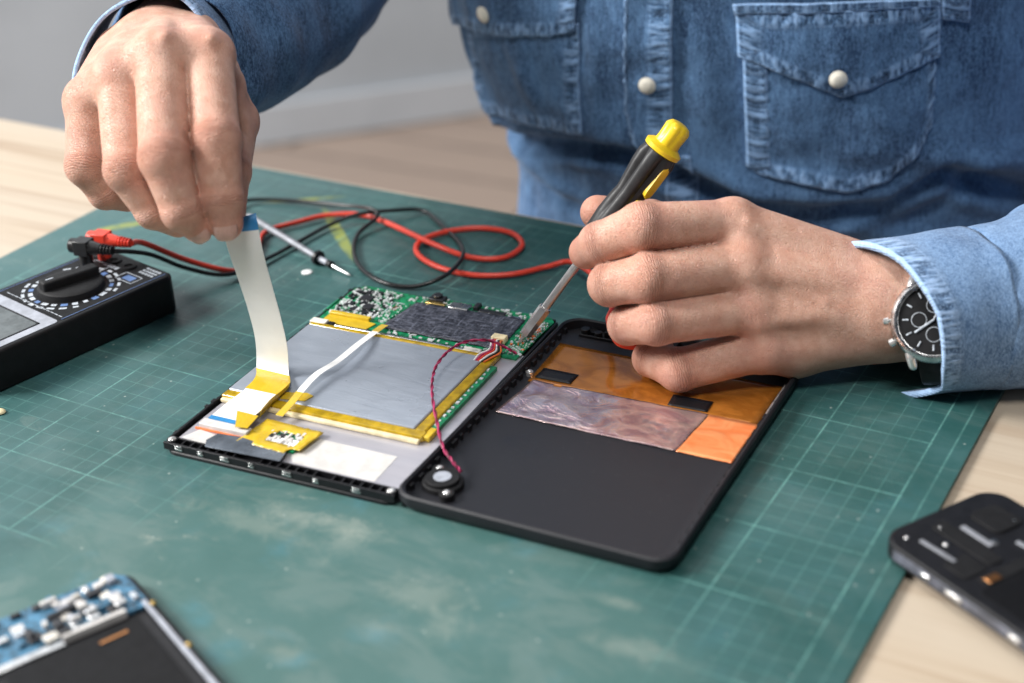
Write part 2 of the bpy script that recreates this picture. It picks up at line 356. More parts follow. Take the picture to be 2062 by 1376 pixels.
    def strip(s, pts, wv, th=.03):
        """a flat cable: centre points and half-width vectors, given a real thickness"""
        pts, wv = np.array(pts, float), np.array(wv, float); T = np.gradient(pts, axis=0); nn = np.cross(wv, T); nn /= np.linalg.norm(nn, axis=1)[:, None]
        V = []
        for p, w, q in zip(pts, wv, nn): V += [p-w-q*th/2, p+w-q*th/2, p+w+q*th/2, p-w+q*th/2]
        m = len(pts); Fc = [(i*4+k, i*4+(k+1) % 4, (i+1)*4+(k+1) % 4, (i+1)*4+k) for i in range(m-1) for k in range(4)]+[(3, 2, 1, 0), tuple(range(4*m-4, 4*m))]
        return s.add(V, Fc)
    def build(s, name, mat, parent=None, bev=0., smooth=None, label=None, kind=None, seg=2):
        me = _mesh(name, s.V, s.F, mat, False)
        bm = bmesh.new(); bm.from_mesh(me); bmesh.ops.recalc_face_normals(bm, faces=bm.faces); bm.to_mesh(me); bm.free()
        if any(s.MI): me.polygons.foreach_set('material_index', s.MI)
        o = bpy.data.objects.new(name, me); COL.objects.link(o)
        if parent is not None: o.parent = parent.o if isinstance(parent, Thing) else parent
        if smooth is not False:
            me.polygons.foreach_set('use_smooth', [True]*len(me.polygons)); 
            me.set_sharp_from_angle(angle=math.radians(38))
        if bev:
            m = o.modifiers.new('bevel', 'BEVEL'); m.width = bev*S; m.segments = seg; m.limit_method = 'ANGLE'; m.angle_limit = math.radians(40)
        if label: o['label'] = label
        if kind: o['kind'] = kind
        return o
def spline(pts, n=12, closed=False):
    pts = np.array(pts, float); out = []
    for i in range(len(pts)-1):
        p0 = pts[max(i-1, 0)]; p1 = pts[i]; p2 = pts[i+1]; p3 = pts[min(i+2, len(pts)-1)]
        for k in range(n):
            t = k/n; out.append(.5*((2*p1)+(-p0+p2)*t+(2*p0-5*p1+4*p2-p3)*t*t+(-p0+3*p1-3*p2+p3)*t**3))
    out.append(pts[-1]); return np.array(out)
def rrect(x0, x1, y0, y1, r, n=6):
    o = []
    for cx, cy, a in ((x1-r, y1-r, 0), (x0+r, y1-r, 90), (x0+r, y0+r, 180), (x1-r, y0+r, 270)):
        for k in range(n+1):
            t = math.radians(a+90*k/n); o.append((cx+r*math.cos(t), cy+r*math.sin(t)))
    return o
def tag(o, label=None, cat=None, kind=None, group=None):
    if label: o['label'] = label
    if cat: o['category'] = cat
    if kind: o['kind'] = kind
    if group: o['group'] = group
    return o
def inv_pts(th, pts): return th.inv(np.array(pts))

# ------------------------------------------------------------------ the room, the table and the mat
MO, MR = (12.83, 59.15, 0), -30.5                       # the mat's own frame: its 5 cm grid starts here
mth = math.radians(MR)
def mw(u, v, z=0): return np.array([MO[0]+u*math.cos(mth)-v*math.sin(mth), MO[1]+u*math.sin(mth)+v*math.cos(mth), z])
b = B(); b.bx(-600, 600, -100, 520, -80, -78); fl = b.build('floor', 'floor', smooth=False); tag(fl, kind='structure')
wa, wb = P(400, 312, -78), P(1010, 222, -78); wd = (wb-wa)/np.linalg.norm(wb-wa); wn = np.array([-wd[1], wd[0], 0])
def wallbox(z0, z1, near, far):
    q = B(); a, c = wa-wd*500, wa+wd*600
    q.prism([tuple((a+wn*near)[:2]), tuple((c+wn*near)[:2]), tuple((c+wn*far)[:2]), tuple((a+wn*far)[:2])], z0, z1); return q
wall = wallbox(-77.9, 180, 0, 10).build('wall', 'wallm', smooth=False); tag(wall, kind='structure')
sk = wallbox(-77.8, -68.5, -1.4, -.02).build('skirting_board', 'base', parent=wall, bev=.3)
t = Thing('workbench', 'pale pine table top under the green mat, its far edge crossing the photo', 'table', (MO[0], MO[1], -.3), MR)
b = B(); b.bx(-90, 60, -60, 22.1, -3.2, 0); b.build('table_top', 'wood', t, bev=.15)
for x, y in ((-82, 16), (52, 16), (-82, -54), (52, -54)):
    b = B(); b.bx(x-3, x+3, y-3, y+3, -77.6, -3.25); b.build('leg', 'wood', t, bev=.3)
b = B(); b.prism(rrect(-53.2, 6.85, -28.0, 21.2, .8), 0, .3, .03)
mo = b.build('cutting_mat', 'mat'); mo.location = Vector((MO[0], MO[1], -.296))*S; mo.rotation_euler = (0, 0, mth)
tag(mo, 'large worn green self-healing cutting mat with a printed centimetre grid lying on the table', 'cutting mat')

# ------------------------------------------------------------------ the opened tablet (display half)
T = Thing('tablet', 'opened tablet with exposed battery, green circuit board and ribbon cables, missing its back cover', 'tablet', (-17.25, 63.15, .01), -26.2)
WT, LT = 12.95, 19.0
b = B(); b.prism(rrect(0, WT, 0, LT, .7), 0, .22, .06); b.build('front_glass', 'black', T)
b = B()                                                   # moulded rim with a lattice of clips
b.bx(.05, WT-.05, .03, .16, .22, .62); b.bx(.05, WT-.05, .62, .70, .22, .60)
for k in range(25):
    x = .45+k*.5
    if 8 <= k <= 9 or k == 17: continue
    b.bx(x, x+.09, .16, .62, .22, .58)
b.bx(.0, .14, .5, LT-.5, .22, .60); b.bx(WT-.14, WT, .5, LT-.4, .22, .58); b.bx(.3, WT-.3, LT-.16, LT, .22, .52)
for k in range(34):
    y = 1.0+k*.53; w = random.uniform(.15, .42)
    b.bx(-.05-random.random()*.05, .16, y, y+w, .24, .50+random.random()*.16)
b.build('frame', 'black', T, bev=.015)
for k, (x, w) in enumerate(((.75, .42), (3.4, .5), (6.9, .5), (10.7, .45), (5.0, .3), (8.6, .3), (2.1, .28))):
    b = B(); b.bx(x, x+w, -.035, .05, .34, .44); b.bx(x+.02, x+w-.02, -.03, .05, .50, .58); b.build('clip', 'metal', T, bev=.01)
for x, y in ((.34, .38), (WT-.36, .36)):
    b = B(); b.cyl((x, y), .27, .3, .66, 20); b.build('screw_post', 'black', T, bev=.02)
    b = B(); b.ell((x, y, .66), (.2, .2, .07), 14, True); b.build('screw', 'steel', T)
b = B(); b.bx(.35, WT-.2, .72, 14.6, .24, .46); b.build('display_plate', 'plate', T, bev=.02)
b = B(); b.prism([(6.3, 2.3), (6.6, 3.3), (11.3, 3.25), (11.35, .95), (6.9, .95), (6.5, 1.4)], .463, .476); b.build('paper_insulator', 'whiteplate', T)
b = B(); b.prism([(.5, .95), (2.1, .75), (2.0, 1.7), (.9, 1.9)], .463, .476); b.build('paper_insulator', 'whiteplate', T)
# battery with its tape wrap
bt = B(); bt.bx(.25, 11.1, 5.35, 13.15, .47, .84); batt = bt.build('battery', 'batt', T, bev=.08, seg=3)
b = B(); b.bx(.2, 11.85, 4.75, 5.38, .47, .80); b.bx(11.12, 11.72, 5.30, 13.9, .47, .80); b.bx(.2, 11.7, 13.17, 13.52, .47, .82)
b.build('edge_tape', 'tapedark', batt, bev=.09, seg=3)
b = B(); b.bx(.3, 11.75, 4.50, 4.76, .47, .70); b.build('wrapper_fold', 'cream', batt, bev=.07, seg=3)
b = B(); b.bx(11.73, 12.1, 5.9, 12.6, .47, .70); gb = b.build('protection_board', 'pcb', batt, bev=.01)
b = B()
for k in range(14): y = 6.1+k*.45; b.bx(11.80, 11.80+random.uniform(.08, .2), y, y+random.uniform(.1, .25), .70, .74+random.random()*.04)
b.build('board_components', 'solder', batt, kind='stuff')
b = B(); b.bx(11.75, 12.15, 4.9, 5.85, .47, .76); b.build('corner_tape', 'tape', batt, bev=.06)
# rail and foam pads between battery and board
b = B(); b.bx(1.0, 10.5, 13.66, 13.86, .47, .72); b.build('metal_rail', 'metal', T, bev=.04)
b = B(); b.bx(.1, 1.1, 13.45, 13.95, .47, .86); b.build('foam_pad', 'foam', T, bev=.05)
b = B(); b.bx(9.6, 10.6, 13.52, 13.95, .47, .80); b.build('foam_pad', 'foam', T, bev=.05)
b = B(); b.bx(1.12, 1.5, 13.5, 13.95, .47, .78); b.build('rubber_bumper', 'black', T, bev=.04); b = B(); b.bx(10.65, 11.6, 13.62, 14.1, .47, .74); b.build('rubber_bumper', 'black', T, bev=.04)
# main board
b = B(); b.prism([(.1, 14.15), (11.2, 14.15), (11.2, 13.95), (12.55, 13.95), (12.75, 18.5), (12.4, 18.95), (5.9, 18.95), (5.6, 18.7), (.7, 18.95), (.1, 18.4), (.1, 17.0), (-.1, 16.8), (-.1, 15.2), (.1, 15.0)], .48, .60)
pcb = b.build('circuit_board', 'pcb', T)
def comps(n, x0, x1, y0, y1, smin, smax, h0, h1, z=.60):
    q = B()
    for _ in range(n):
        x, y = random.uniform(x0, x1), random.uniform(y0, y1); w, l = random.uniform(smin, smax), random.uniform(smin, smax)
        if random.random() < .5: w *= .5
        q.box((x, y, z+random.uniform(h0, h1)/2), (w, l, random.uniform(h0, h1)), random.choice((0, 0, 1.57)))
    return q
comps(230, .35, 3.2, 15.1, 18.6, .07, .22, .05, .16).build('solder_joints', 'solder', pcb, kind='stuff')
comps(60, .4, 3.2, 15.2, 18.4, .10, .30, .06, .18).build('small_chips', 'chip', pcb, kind='stuff')
comps(170, 11.5, 12.65, 14.2, 18.3, .05, .13, .04, .09).build('solder_joints', 'solder', pcb, kind='stuff')
comps(50, 3.6, 12.3, 18.05, 18.85, .08, .25, .04, .14).build('solder_joints', 'solder', pcb, kind='stuff')
comps(40, 4.3, 11.3, 13.98, 14.45, .08, .22, .03, .07).build('solder_joints', 'solder', pcb, kind='stuff')
comps(30, 11.5, 12.6, 14.4, 18.2, .05, .14, .04, .09).build('small_parts', 'orange', pcb, kind='stuff')
for x, y, w, l, h in ((1.55, 17.35, .75, .62, .14), (.95, 16.45, .5, .45, .12), (2.2, 16.35, .55, .6, .16), (2.75, 15.75, .4, .4, .12), (1.5, 15.9, .4, .5, .12), (12.1, 16.9, .3, .6, .1)):
    b = B(); b.box((x, y, .61+h/2), (w, l, h)); b.build('chip', 'chip', pcb, bev=.015)
b = B()                                                   # white silk frame round the memory area
for q in ((3.2, 3.28, 16.0, 17.6), (4.15, 4.23, 16.2, 17.5), (3.2, 4.2, 17.55, 17.62)): b.bx(*q, .602, .606)
b.build('printed_outline', 'lumen', pcb, smooth=False)
b = B(); b.prism([(3.1, 14.9), (4.0, 15.4), (4.35, 17.3), (4.1, 17.7), (3.85, 17.4), (3.8, 15.8), (3.2, 15.5)], .603, .66); b.build('shield_frame', 'pcb', pcb, bev=.02)
comps(40, 3.2, 4.2, 15.0, 17.4, .05, .14, .08, .12).build('solder_joints', 'solder', pcb, kind='stuff')
b = B(); b.box((3.65, 16.9, .612), (.35, .5, .012)); b.build('test_pad', 'copper', pcb)
b = B()
for k in range(9): b.bx(4.6+k*.09, 4.65+k*.09, 18.42, 18.50, .602, .605)
b.build('printed_marks', 'lumen', pcb, smooth=False)
bs = B(); nx, ny = 30, 14; quad = np.array([(4.05, 14.45), (11.35, 14.45), (11.2, 18.1), (4.5, 17.9)])
V = []
for j in range(ny+1):
    for i in range(nx+1):
        a, c = i/nx, j/ny; p = (1-a)*(1-c)*quad[0]+a*(1-c)*quad[1]+a*c*quad[2]+(1-a)*c*quad[3]
        V.append((p[0], p[1], .70+.05*noise.noise(Vector((p[0]*.9, p[1]*.9, 3)))+.02*noise.noise(Vector((p[0]*3, p[1]*3, 3)))))
bs.add(V, [(j*(nx+1)+i, j*(nx+1)+i+1, (j+1)*(nx+1)+i+1, (j+1)*(nx+1)+i) for j in range(ny) for i in range(nx)])
so = bs.build('black_tape', 'sheet', pcb); md = so.modifiers.new('solid', 'SOLIDIFY'); md.thickness = .08*S; md.offset = -1
b = B(); b.bx(5.0, 5.95, 18.35, 18.95, .60, .82); b.cyl((5.45, 18.7), .28, .82, .98); cm = b.build('camera_module', 'chip', pcb, bev=.04)
b = B(); b.bx(4.95, 6.2, 18.02, 18.3, .62, .72); b.build('gold_flex', 'gold', pcb, bev=.03)
b = B(); b.bx(6.5, 7.7, 17.85, 18.6, .60, .78); b.build('shield_can', 'metal', pcb, bev=.04)
b = B(); b.bx(7.9, 8.2, 18.2, 18.8, .60, .86); b.bx(8.25, 9.9, 18.1, 18.5, .60, .70); b.build('card_slot', 'chip', pcb, bev=.03)
b = B(); b.bx(10.1, 10.9, 17.9, 18.3, .60, .68); b.build('shield_can', 'metal', pcb, bev=.03)
b = B(); b.bx(.55, 3.1, 14.85, 15.15, .60, .82); b.bx(.6, 3.0, 15.15, 15.25, .60, .74); fc = b.build('flex_connector', 'tape', pcb, bev=.03)
b = B(); b.prism([(.5, 13.98), (3.4, 13.98), (3.6, 14.75), (3.0, 14.85), (.5, 14.85)], .61, .66); b.build('amber_flex', 'tape', pcb, bev=.01)
b = B()
for k in range(16): b.bx(.62+k*.15, .70+k*.15, 15.22, 15.42, .62, .70)
b.build('connector_pins', 'gold', pcb)
b = B(); b.bx(10.55, 11.35, 15.05, 15.55, .64, 1.0); wc = b.build('wire_connector', 'cream', pcb, bev=.04)
# battery wires from the connector over the corner of the pack
for k, mname in enumerate(('white', 'purplelite', 'red', 'white', 'cableblack', 'orange')):
    x = 10.65+k*.115
    p = spline([(x, 15.1, .82), (x+.03, 14.8, .95), (x+.28, 14.3, .95), (x+.36+.03*k, 13.8, .90), (x+.12+.05*k, 13.2, .9), (x+.1, 12.6, .84)], 6)
    b = B(); b.tube(p, .05, 8); b.build('battery_wire', mname, T)
# speaker lead, twisted pair, drooping from board to the cover
def wpath(): return [P(1040, 712, .75), P(1018, 700, 1.1), P(985, 686, 1.5), P(940, 688, 1.7), P(905, 706, 1.8), P(880, 735, 1.8), P(871, 765, 1.7), P(871, 800, 1.5), P(880, 850, 1.3), P(892, 900, 1.1), P(912, 930, .9), P(928, 950, .6)]
for ph, mn in ((0, 'purple'), (math.pi, 'purplelite')):
    sp_ = spline(wpath(), 26); tt = np.arange(len(sp_))*.30+ph
    Tn = np.gradient(sp_, axis=0); Tn /= np.linalg.norm(Tn, axis=1)[:, None]; A = np.cross(Tn, (0, 0, 1.)); A /= np.linalg.norm(A, axis=1)[:, None]; Bn = np.cross(Tn, A)
    b = B(); b.tube(inv_pts(T, sp_+.045*(np.cos(tt)[:, None]*A+np.sin(tt)[:, None]*Bn)), .045, 8); b.build('speaker_wire', mn, T)
# small white flat cable over the battery
cpts = spline([P(562, 838, .9), P(590, 808, 1.15), P(612, 780, 1.25), P(640, 752, 1.35), P(680, 727, 1.35), P(722, 693, 1.25), P(756, 668, .95), P(775, 655, .85)], 8)
cpts = inv_pts(T, cpts); b = B(); b.strip(cpts, [(.20, -.0, .0)]*len(cpts), .02); b.build('narrow_flat_cable', 'white', T)
b = B(); b.strip(cpts[-9:]+(0, 0, .02), [(.21, 0, 0)]*9, .02); b.build('cable_tape', 'tape', T)
b = B(); b.strip(cpts[:14]+(0, 0, .02), [(.21, 0, 0)]*14, .02); b.build('cable_tape', 'tape', T)
# the wide white ribbon the left hand pulls up
rb = [(2.05, 2.75, .80), (2.15, 4.0, .90), (2.3, 5.3, .98), (2.35, 6.3, 1.15)]
top = [(549, 742, 78.6), (546, 690, 77.8), (532, 630, 76.6), (514, 570, 75.4), (496, 510, 74.2), (484, 462, 73.55), (478, 440, 73.5)]
rc = spline(rb+[tuple(T.inv(D(*q))) for q in top], 8)
m = len(rc); nb = 3*8
xb = np.array([1.0, 0, 0]); tp = T.inv(T.loc+(CR*.90+CU*.26+CF*.05)) ; mid = T.inv(T.loc+(CR*.76-CU*.30-CF*.25))
wv = []
for i in range(m):
    if i <= nb: wv.append(xb*1.02)
    else:
        f = (i-nb)/(m-1-nb)
        wv.append((xb*1.02)*(1-f)*(1-f)+mid*2*f*(1-f)*1.05+tp*f*f)
wv = np.array(wv)
b = B(); b.strip(rc[:m-9], wv[:m-9], .03); b.build('wide_ribbon_cable', 'white', T, label='white ribbon cable pulled up by the fingertips')
b = B(); b.strip(rc[m-10:], wv[m-10:], .045); b.build('ribbon_stiffener', 'blue', T)
b = B(); b.strip(rc[17:31]+(0, 0, .035), wv[17:31]*1.03, .02); b.build('ribbon_tape', 'tape', T)
b = B(); b.bx(1.02, 3.1, 2.5, 2.78, .78, .84); b.build('ribbon_stiffener', 'blue', T)
b = B(); b.bx(.8, 3.6, 1.95, 2.5, .47, .80); b.build('ribbon_connector', 'whiteplate', T, bev=.04)
b = B(); b.bx(.62, 3.5, 1.86, 1.95, .47, .56); b.build('connector_latch', 'orange', T, bev=.01)
b = B(); b.prism([(2.1, 3.45), (3.4, 3.4), (3.55, 2.2), (2.9, 2.1)], .93, .95); b.build('cable_tape', 'tape', T)
# taped small board near the front edge
b = B(); b.prism([(3.5, 1.7), (6.5, 1.6), (6.7, 3.3), (3.9, 3.6)], .47, .60); sb = b.build('touch_board', 'pcb', T, bev=.01)
q = B()
V = []; nx, ny = 18, 10
for j in range(ny+1):
    for i in range(nx+1):
        x = 3.45+3.35*i/nx+.25*j/ny; y = 1.35+2.35*j/ny-.15*i/nx
        V.append((x, y, .70+.10*noise.noise(Vector((x*1.7, y*1.7, 8)))+.05*noise.noise(Vector((x*5, y*5, 8)))))
fs = [(j*(nx+1)+i, j*(nx+1)+i+1, (j+1)*(nx+1)+i+1, (j+1)*(nx+1)+i) for j in range(ny) for i in range(nx) if not (6 < i < 15 and 2 < j < 7) and not (i > 14 and j < 2)]
q.add(V, fs); so = q.build('crumpled_tape', 'tape', sb); md = so.modifiers.new('solid', 'SOLIDIFY'); md.thickness = .02*S
comps(34, 4.4, 6.3, 1.9, 3.1, .1, .35, .05, .14).build('small_parts', 'whiteplate', sb, kind='stuff')
b = B(); b.prism([(4.6, 1.85), (6.3, 1.8), (6.4, 2.5), (4.7, 2.6)], .61, .64); b.build('paper_label', 'white', sb)
b = B(); b.box((5.3, 2.6, .68), (.3, .25, .12)); b.box((4.8, 2.4, .68), (.2, .3, .12)); b.build('chip', 'chip', sb, bev=.02)
b = B(); b.strip(spline([(3.3, 3.7, .86), (3.3, 4.6, 1.0), (3.35, 5.6, 1.0), (3.2, 6.5, .9)], 6), [(.12, 0, .3)]*19, .02); b.build('curled_tape', 'tape', T)
b = B(); b.prism([(2.2, 1.6), (3.4, 1.75), (6.3, 1.35), (6.45, .55), (2.3, .35), (2.0, .9)], .66, .69); b.build('grey_insulator', 'greydark', T, bev=.01)
b = B(); b.prism([(3.4, 5.35), (4.7, 5.6), (4.85, 6.2), (4.4, 6.35), (3.2, 6.0)], .86, .89); b.build('tape_tab', 'tape', T)

# ------------------------------------------------------------------ the back cover
K = Thing('back_cover', 'black tablet back cover lying open, with amber and copper foil and small round speaker', 'tablet cover', (-5.80, 57.42, .01), -27.8)
WC, LC = 13.55, 19.3
def tray():
    q = B(); outer = rrect(0, WC, 0, LC, 1.0, 8)
    prof = [(.55, 0.), (.16, .10), (.0, .38), (.0, .78), (.10, .86), (.22, .80), (.26, .34), (.55, .26)]
    n = len(outer); c = np.array([WC/2, LC/2]); V = []
    for ins, z in prof:
        for p in outer:
            p = np.array(p); d = p-c
            sx = (WC/2-ins)/(WC/2); sy = (LC/2-ins)/(LC/2); V.append((c[0]+d[0]*sx, c[1]+d[1]*sy, z))
    Fc = [(k*n+i, k*n+(i+1) % n, (k+1)*n+(i+1) % n, (k+1)*n+i) for k in range(len(prof)-1) for i in range(n)]
    Fc += [tuple(range(n))[::-1], tuple(range((len(prof)-1)*n, len(prof)*n))]
    q.add(V, Fc); return q
tr = tray().build('shell', 'cover', K)
b = B()
for k in range(22):
    y = 1.2+k*.8; b.bx(.24, .40, y, y+random.uniform(.2, .5), .27, .62); b.bx(WC-.42, WC-.24, y, y+random.uniform(.2, .45), .27, .64)
for k in range(12): x = 1.5+k*.95; b.bx(x, x+random.uniform(.25, .6), LC-.75, LC-.24, .27, .45+random.random()*.2)
b.bx(1.1, 12.4, LC-1.15, LC-1.05, .27, .42)
b.cyl((1.35, LC-.75), .26, .27, .62); b.cyl((2.15, LC-.85), .22, .27, .6)
b.build('moulded_ribs', 'coverrim', K, bev=.02)
def foil(poly, z, name, mat, amp, par=K, res=26):
    quad = np.array(poly); V = []; n1 = res; n2 = res//2
    for j in range(n2+1):
        for i in range(n1+1):
            a, c = i/n1, j/n2; p = (1-a)*(1-c)*quad[0]+a*(1-c)*quad[1]+a*c*quad[2]+(1-a)*c*quad[3]
            V.append((p[0], p[1], z+amp*(noise.noise(Vector((p[0]*.7, p[1]*1.1, z*40)))+.4*noise.noise(Vector((p[0]*2.2, p[1]*2.2, z*40))))))
    q = B(); q.add(V, [(j*(n1+1)+i, j*(n1+1)+i+1, (j+1)*(n1+1)+i+1, (j+1)*(n1+1)+i) for j in range(n2) for i in range(n1)])
    o = q.build(name, mat, par); md = o.modifiers.new('solid', 'SOLIDIFY'); md.thickness = .012*S; md.offset = -1; return o
foil([(.75, 12.55), (13.0, 12.9), (13.0, 17.0), (.55, 17.0)], .31, 'amber_film', 'amber', .012)
foil([(.62, 9.1), (10.2, 9.12), (10.5, 12.95), (1.0, 12.75)], .335, 'mauve_foil', 'mauve', .045, res=60)
foil([(10.25, 9.12), (13.0, 9.15), (13.05, 12.95), (10.55, 12.95)], .335, 'foil_reflection', 'foilreflect', .03)  # right end of the foil, the hand's orange reflection put into its colour
for q in ([(.95, 13.0), (2.95, 13.05), (2.95, 14.1), (.95, 14.1)], [(8.3, 13.0), (10.35, 13.1), (10.3, 14.15), (8.2, 14.1)]):
    foil(q, .352, 'black_pad', 'black', .004, res=8)
b = B(); b.ell((.55, 13.2, .5), (.16, .16, .1), 14, True); b.cyl((.55, 13.2), .2, .27, .5); b.build('screw', 'steel', K)
b = B(); b.tube([(13.2, 13.6, .6), (13.2, 16.6, .6)], .05, 8); b.build('side_contact', 'steel', K)
# speaker
b = B(); b.prism([(.85+1.35*math.cos(a)*(.75)+.6, 2.25+1.25*math.sin(a)*.72, ) for a in np.linspace(0, 2*math.pi, 24, endpoint=False)], .27, .55, .05)
b.cyl((.85, 3.05), .36, .27, .6, 20); b.cyl((2.15, 1.35), .36, .27, .6, 20); b.cyl((1.43, 2.28), .80, .5, .72, 32)
spk = b.build('speaker', 'blacksoft', K, bev=.03)
b = B(); b.cyl((1.43, 2.28), .43, .72, .76, 28); b.build('speaker_cone', 'grey', spk, bev=.02)
for x, y in ((.85, 3.05), (2.15, 1.35)):
    b = B(); b.ell((x, y, .6), (.19, .19, .10), 14, True); b.build('screw', 'steel', spk)

# ------------------------------------------------------------------ multimeter
Q = Thing('multimeter', 'black handheld multimeter with a rotary dial and grey display frame at the left edge', 'multimeter', tuple(P(354, 552, 2.3)[:2])+(.02,), 48.6)
# local: x runs along the length towards the sockets (0 = socket end), y across (0 = right side)
LQ, WQ, HQ = 13.0, 6.8, 2.3
b = B(); b.prism([(-LQ+.5, 0), (-.45, 0), (0, .45), (0, WQ-.45), (-.45, WQ), (-LQ+.5, WQ), (-LQ, WQ-.5), (-LQ, .5)], 0, HQ, .18); b.build('housing', 'meter', Q, bev=.12, seg=3)
b = B(); b.prism(rrect(-7.55, -.35, .35, WQ-.35, .25), HQ, HQ+.02); fp = b.build('face_plate', 'glassdark', Q)
b = B(); b.prism(rrect(-12.6, -7.7, .35, WQ-.35, .25), HQ, HQ+.025); b.build('display_bezel', 'grey', Q)
b = B(); b.prism(rrect(-12.2, -8.6, 1.05, WQ-1.05, .15), HQ+.025, HQ+.05); dd = b.build('display', 'lcd', Q)
b = B(); b.bx(-8.62, -8.5, .95, WQ-.95, HQ+.026, HQ+.06); b.bx(-12.2, -8.5, .95, 1.03, HQ+.026, HQ+.06); b.build('display_edge', 'black', Q)
DX, DY = -4.75, WQ/2
b = B(); b.lathe((DX, DY, HQ+.02), (DX, DY, HQ+1), [(0, 1.9), (.30, 1.84), (.40, 1.7), (.40, .1)], 48); dl = b.build('dial', 'blacksoft', Q)
b = B(); a = math.radians(-10); b.box((DX, DY, HQ+.62), (3.4, .80, .65), a); kb = b.build('dial_grip', 'blacksoft', dl, bev=.14, seg=3)
b = B(); b.box((DX-1.15*math.cos(a), DY-1.15*math.sin(a), HQ+.955), (.45, .09, .01), a); b.build('pointer_mark', 'lumen', dl)
q1, q2 = B(), B()
for k in range(24):                                     # range markings round the dial
    an = 2*math.pi*k/24; r = 2.25
    q = q2 if k % 3 == 0 else q1
    q.box((DX+r*math.cos(an), DY+r*math.sin(an), HQ+.024), (.20+.14*random.random(), .26+.2*random.random(), .008), an)
    if abs(math.cos(an)) > .45: q1.box((DX+(r+.42)*math.cos(an), DY+(r+.42)*math.sin(an), HQ+.024), (.18, .30+.2*random.random(), .008), an)
for j in range(3):
    for k in range(5): q1.box((-1.1+j*.28, .8+k*.26, HQ+.024), (.16, .18, .008))
    for k in range(4): q1.box((-1.7+.1*j, 1.2+2.2+k*.34, HQ+.024), (.10, .25, .008))
for y0 in (1.0, 3.9): 
    for (xa, xb_, ya, yb) in ((-2.45, -2.40, y0, y0+1.5), (-1.6, -1.55, y0, y0+1.5), (-2.45, -1.55, y0, y0+.05), (-2.45, -1.55, y0+1.45, y0+1.5)): q1.bx(xa, xb_, ya, yb, HQ+.021, HQ+.027)
q2.box((-2.0, 1.7, HQ+.024), (.5, .8, .006))
for k in range(14): q1.box((-7.3, .8+k*.38, HQ+.024), (.05, .3, .008))
for (xa, xb_, ya, yb) in ((-7.5, -.4, .42, .46), (-7.5, -.4, WQ-.46, WQ-.42)): q2.bx(xa, xb_, ya, yb, HQ+.021, HQ+.027)
q1.build('printed_markings', 'lumen', fp); q2.build('blue_markings', 'bluemark', fp)
for k in range(3):
    b = B(); b.lathe((-1.05, 3.0+k*1.4, HQ+.01), (-1.05, 3.0+k*1.4, HQ+1), [(0, .48), (.10, .46), (.10, .24), (.02, .22)], 24); b.build('socket', 'blacksoft', Q)

# ------------------------------------------------------------------ test leads
def lead(name, label, plugpos, ang, path, mat, r, plugmat):
    L = Thing(name, label, 'test lead', (plugpos[0], plugpos[1], plugpos[2]), 0, 'test leads of the multimeter')
    z = 0
    b = B(); b.lathe((0, 0, 0), (0, 0, 1), [(.0, .40), (.9, .40), (1.0, .38)], 24); b.box((0, 0, 1.25), (.95, .9, .9), ang)
    dx, dy = math.cos(ang), math.sin(ang)
    b.lathe((-.9*dx, -.9*dy, 1.25), (2*dx, 2*dy, 1.2), [(0, .36), (.05, .44), (1.2, .46), (1.6, .40), (2.1, .30)], 20)
    for k in range(4): b.lathe((1.25*dx+.2*k*dx, 1.25*dy+.2*k*dy, 1.22), (4*dx, 4*dy, 1.2), [(0, .30-.02*k), (.02, .34-.02*k), (.10, .34-.02*k), (.12, .30-.02*k)], 16)
    b.build('plug', plugmat, L, bev=.05)
    st = np.array(plugpos)+np.array([2.0*dx, 2.0*dy, 1.2])
    c = spline([st]+path, 10); b = B(); b.tube(c-np.array(plugpos), r, 10); b.build('cable', mat, L)
    return L
mq = lambda x, y, z: np.array([Q.loc[0]+x*math.cos(Q.rot)-y*math.sin(Q.rot), Q.loc[1]+x*math.sin(Q.rot)+y*math.cos(Q.rot), z])
_d = P(250, 500, 4.2)-P(150, 488, 4.2); pa = math.atan2(_d[1], _d[0])
RP = [P(290, 490, 3.0), P(370, 522, 1.6), P(455, 545, .6), P(497, 540, .25), P(517, 505, .25), P(535, 468, .25), P(600, 448, .3), P(660, 434, .3), P(730, 433, .3), P(782, 450, .3), P(880, 495, .55), P(950, 519, .3), P(1015, 519, .25), P(1051, 495, .25), P(1030, 470, .25), P(970, 460, .25), P(900, 467, .25), P(848, 485, .25), P(840, 510, .25), P(880, 537, .25), P(950, 554, .25), P(1030, 553, .25), P(1100, 538, .3), P(1150, 528, .6), P(1200, 560, 1.4), P(1232, 615, 2.2), P(1226, 645, 2.2), P(1245, 690, 1.8), P(1290, 700, 1.4)]
red = lead('test_lead', 'red test lead looping over the mat from the meter to the hand', P(212, 521, HQ), pa, RP, 'red', .175, 'red')
BP = [P(300, 512, 2.6), P(375, 540, 1.3), P(460, 553, .5), P(540, 520, .25), P(600, 488, .25), P(660, 455, .3), P(720, 432, .65), P(790, 424, .6), P(850, 424, .3), P(885, 450, .25), P(925, 490, .25), P(930, 520, .6), P(895, 556, .6), P(835, 577, .25), P(775, 570, .25), P(728, 542, .25), P(712, 505, .25), P(722, 470, .25), P(760, 436, .65), P(745, 420, .9), P(690, 414, .5), P(600, 405, .3), P(520, 402, .3), P(470, 410, .5), P(470, 425, .9), P(500, 436, .9)]
blk = lead('test_lead', 'black test lead looped under the red one and ending in a thin glare-painted grey probe', P(176, 536, HQ), pa, BP, 'cableblack', .135, 'cableblack')
o0 = blk.loc
pa_, pb_ = P(500, 434, 1.0)-o0, P(638, 518, .45)-o0; pc_ = P(706, 555, .12)-o0; ln = np.linalg.norm(pb_-pa_)
